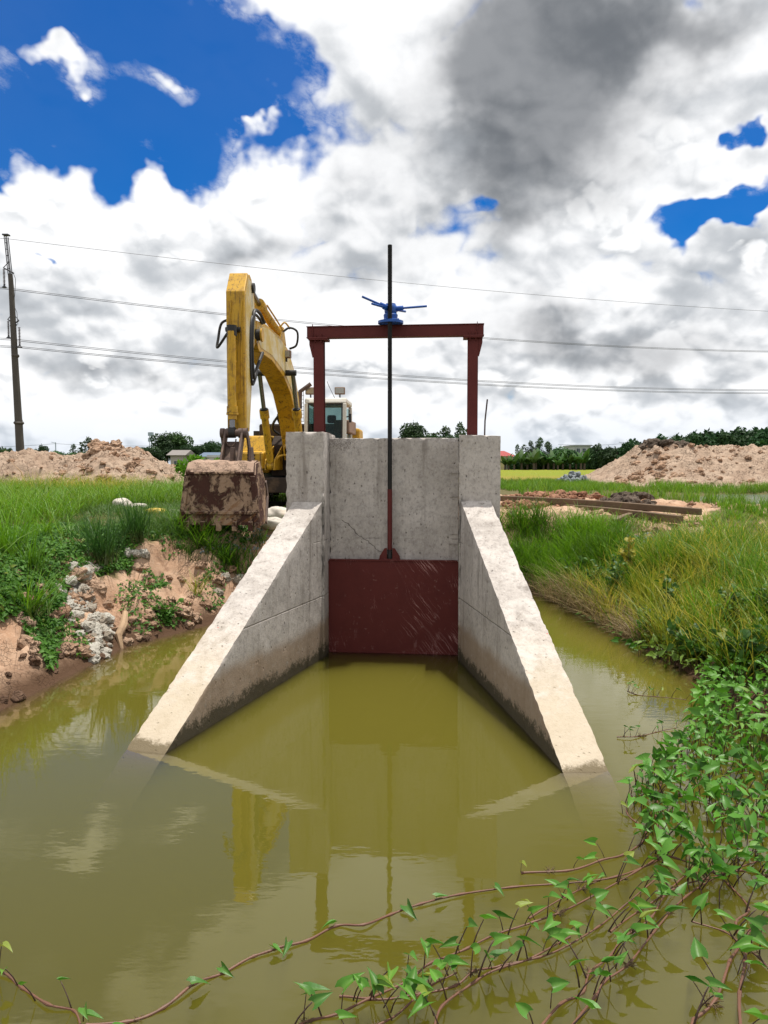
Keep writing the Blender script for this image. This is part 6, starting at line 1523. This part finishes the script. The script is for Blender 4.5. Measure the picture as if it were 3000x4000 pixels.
vine([(1120, 4040), (1220, 3985), (1330, 3950), (1450, 3900), (1600, 3830), (1680, 3760), (1830, 3700), (1950, 3650), (2080, 3600), (2200, 3560), (2330, 3490), (2480, 3410), (2600, 3330)], 'leafy water spinach vine just below the longest bare one', 24, .0075, (.06, .14), (.08, .125), 3)
vine([(1330, 3895), (1440, 3902), (1560, 3892), (1660, 3882), (1780, 3850), (1850, 3792), (1960, 3770), (2100, 3745), (2220, 3690), (2340, 3620), (2430, 3540), (2560, 3440)], 'water spinach vine with a bare red tip pointing left in the foreground', 18, .007, (.07, .14), (.08, .12), 4)
vine([(1380, 4060), (1500, 3990), (1590, 3925), (1690, 3850), (1780, 3800)], 'short leafy vine at the bottom edge below the middle of the water', 7, .006, (.08, .15), (.08, .12), 5)
vine([(1690, 4060), (1722, 3930), (1860, 3830), (1960, 3782), (2080, 3740), (2230, 3660)], 'vine rising steeply from the bottom edge right of the middle', 8, .0075, (.08, .15), (.08, .12), 6)
vine([(2090, 4040), (2190, 3920), (2280, 3872), (2300, 3800), (2390, 3730), (2440, 3660), (2540, 3580), (2600, 3500), (2700, 3400)], 'angular brown vine with knees, left of the open water at bottom right', 12, .008, (.08, .16), (.08, .12), 7)
vine([(2200, 4050), (2330, 3890), (2362, 3830), (2450, 3770), (2560, 3640), (2680, 3500), (2800, 3420), (3020, 3350)], 'long straight brown vine running up to the right edge', 14, .0075, (.07, .15), (.08, .13), 8)
vine([(2705, 4050), (2715, 3985), (2790, 3900), (2850, 3760), (2895, 3690), (2870, 3600), (2925, 3545), (2850, 3460), (2780, 3405), (2640, 3352), (2560, 3330)], 'thick arching pinkish vine in the bottom right with large leaves', 14, .0095, (.09, .16), (.09, .14), 9)
vine([(2905, 4060), (2890, 3880), (2905, 3750), (2930, 3640), (3030, 3560)], 'dark purple vine close to the bottom right corner', 7, .0095, (.08, .15), (.09, .13), 10)
vine([(2040, 3412), (2210, 3402), (2340, 3360), (2440, 3340), (2520, 3272), (2500, 3225), (2450, 3170), (2465, 3110)], 'bent vine in front of the tip of the right wing wall', 9, .008, (.05, .11), (.06, .10), 11)
vine([(2070, 3590), (2210, 3500), (2300, 3455), (2420, 3420)], 'thin red side shoot between the two longest vines', 6, .0055, (.05, .10), (.06, .10), 12)
vine([(2410, 2880), (2480, 2878), (2560, 2860), (2640, 2845)], 'thin far vine floating right of the right wing wall', 8, .006, (.05, .09), (.04, .06), 13)
vine([(2450, 2700), (2480, 2712), (2560, 2720), (2680, 2735)], 'farthest thin vine with hooked shoots by the bank', 9, .006, (.06, .10), (.04, .06), 14)
vine([(3040, 3440), (2900, 3400), (2760, 3430), (2640, 3470), (2500, 3560), (2380, 3640)], 'vine slanting from the right edge through the dense leaves', 18, .007, (.07, .15), (.08, .13), 15)
vine([(3040, 3200), (2880, 3180), (2720, 3120), (2600, 3110), (2500, 3090)], 'leafy vine at the front of the dense spinach mat', 20, .007, (.08, .18), (.09, .14), 16)
vine([(2600, 3300), (2560, 3180), (2580, 3060), (2620, 2960)], 'vine climbing along the left rim of the dense spinach mat', 16, .007, (.06, .16), (.08, .13), 17)
vine([(3030, 3820), (2960, 3740), (2900, 3690), (2830, 3640), (2700, 3600)], 'sparse vine entering from the right edge near the bottom', 7, .007, (.08, .14), (.09, .13), 18)
# the dense mat
def zw(*pp): return [tuple(atZ(x, y, .05).xy) for x, y in pp]
def mat_leaves(poly, n, seed, zlo, zhi, size, label, dens=None, stalks=True):
    q = sample(poly, n, seed, dens); g = np.random.default_rng(seed); gzv = np.maximum(gz_v(q[:, 0], q[:, 1]), 0)
    P = np.stack([q[:, 0], q[:, 1], gzv + zlo + (zhi - zlo) * g.random(n) ** 1.1], 1)
    leaves('water_spinach_mat', P, np.tile(np.array([[-.1, -.15, .85]]), (n, 1)), size, S_LEAF, label, 'water plant', seed, .62, .06)
    if stalks:
        b = MB()
        for i in range(0, n, 2):
            p = Vector(P[i]); f = Vector((p.x + g.normal(0, .04), p.y + g.normal(0, .04), float(gzv[i]) - .03)); b.tube([f, f.lerp(p, .6) + Vector((g.normal(0, .01), g.normal(0, .01), 0)), p], [.0035, .003, .0022], 4, False)
        tag(b.build('spinach_stalks', STALK), 'brown stalks under the ' + label.split(' of ')[0], 'water plant', kind='stuff')
mat_leaves(zw((2740, 2640), (3060, 2560), (3120, 3020), (2900, 2960), (2740, 2930), (2660, 2900), (2700, 2790)), 900, 601, .03, .27, .080, 'dense mat of glossy water spinach covering the right side of the canal')
mat_leaves(zw((2480, 2560), (2640, 2600), (2760, 2650), (2960, 2640), (2960, 2560), (2700, 2500), (2560, 2470)), 420, 611, .03, .20, .08, 'looser water spinach along the foot of the right bank')
mat_leaves(zw((2480, 3020), (2640, 2880), (3060, 2960), (3060, 3480), (2800, 3480), (2560, 3400), (2430, 3160)), 380, 621, .05, .17, .080, 'scattered water spinach leaves of the mat fringe standing in open water')
mat_leaves(zw((2180, 2310), (2200, 2330), (2300, 2420), (2420, 2500), (2480, 2520), (2560, 2560), (2500, 2490), (2330, 2400)), 36, 631, .01, .05, .09, 'few floating leaves of plants along the right waterline', None, False)
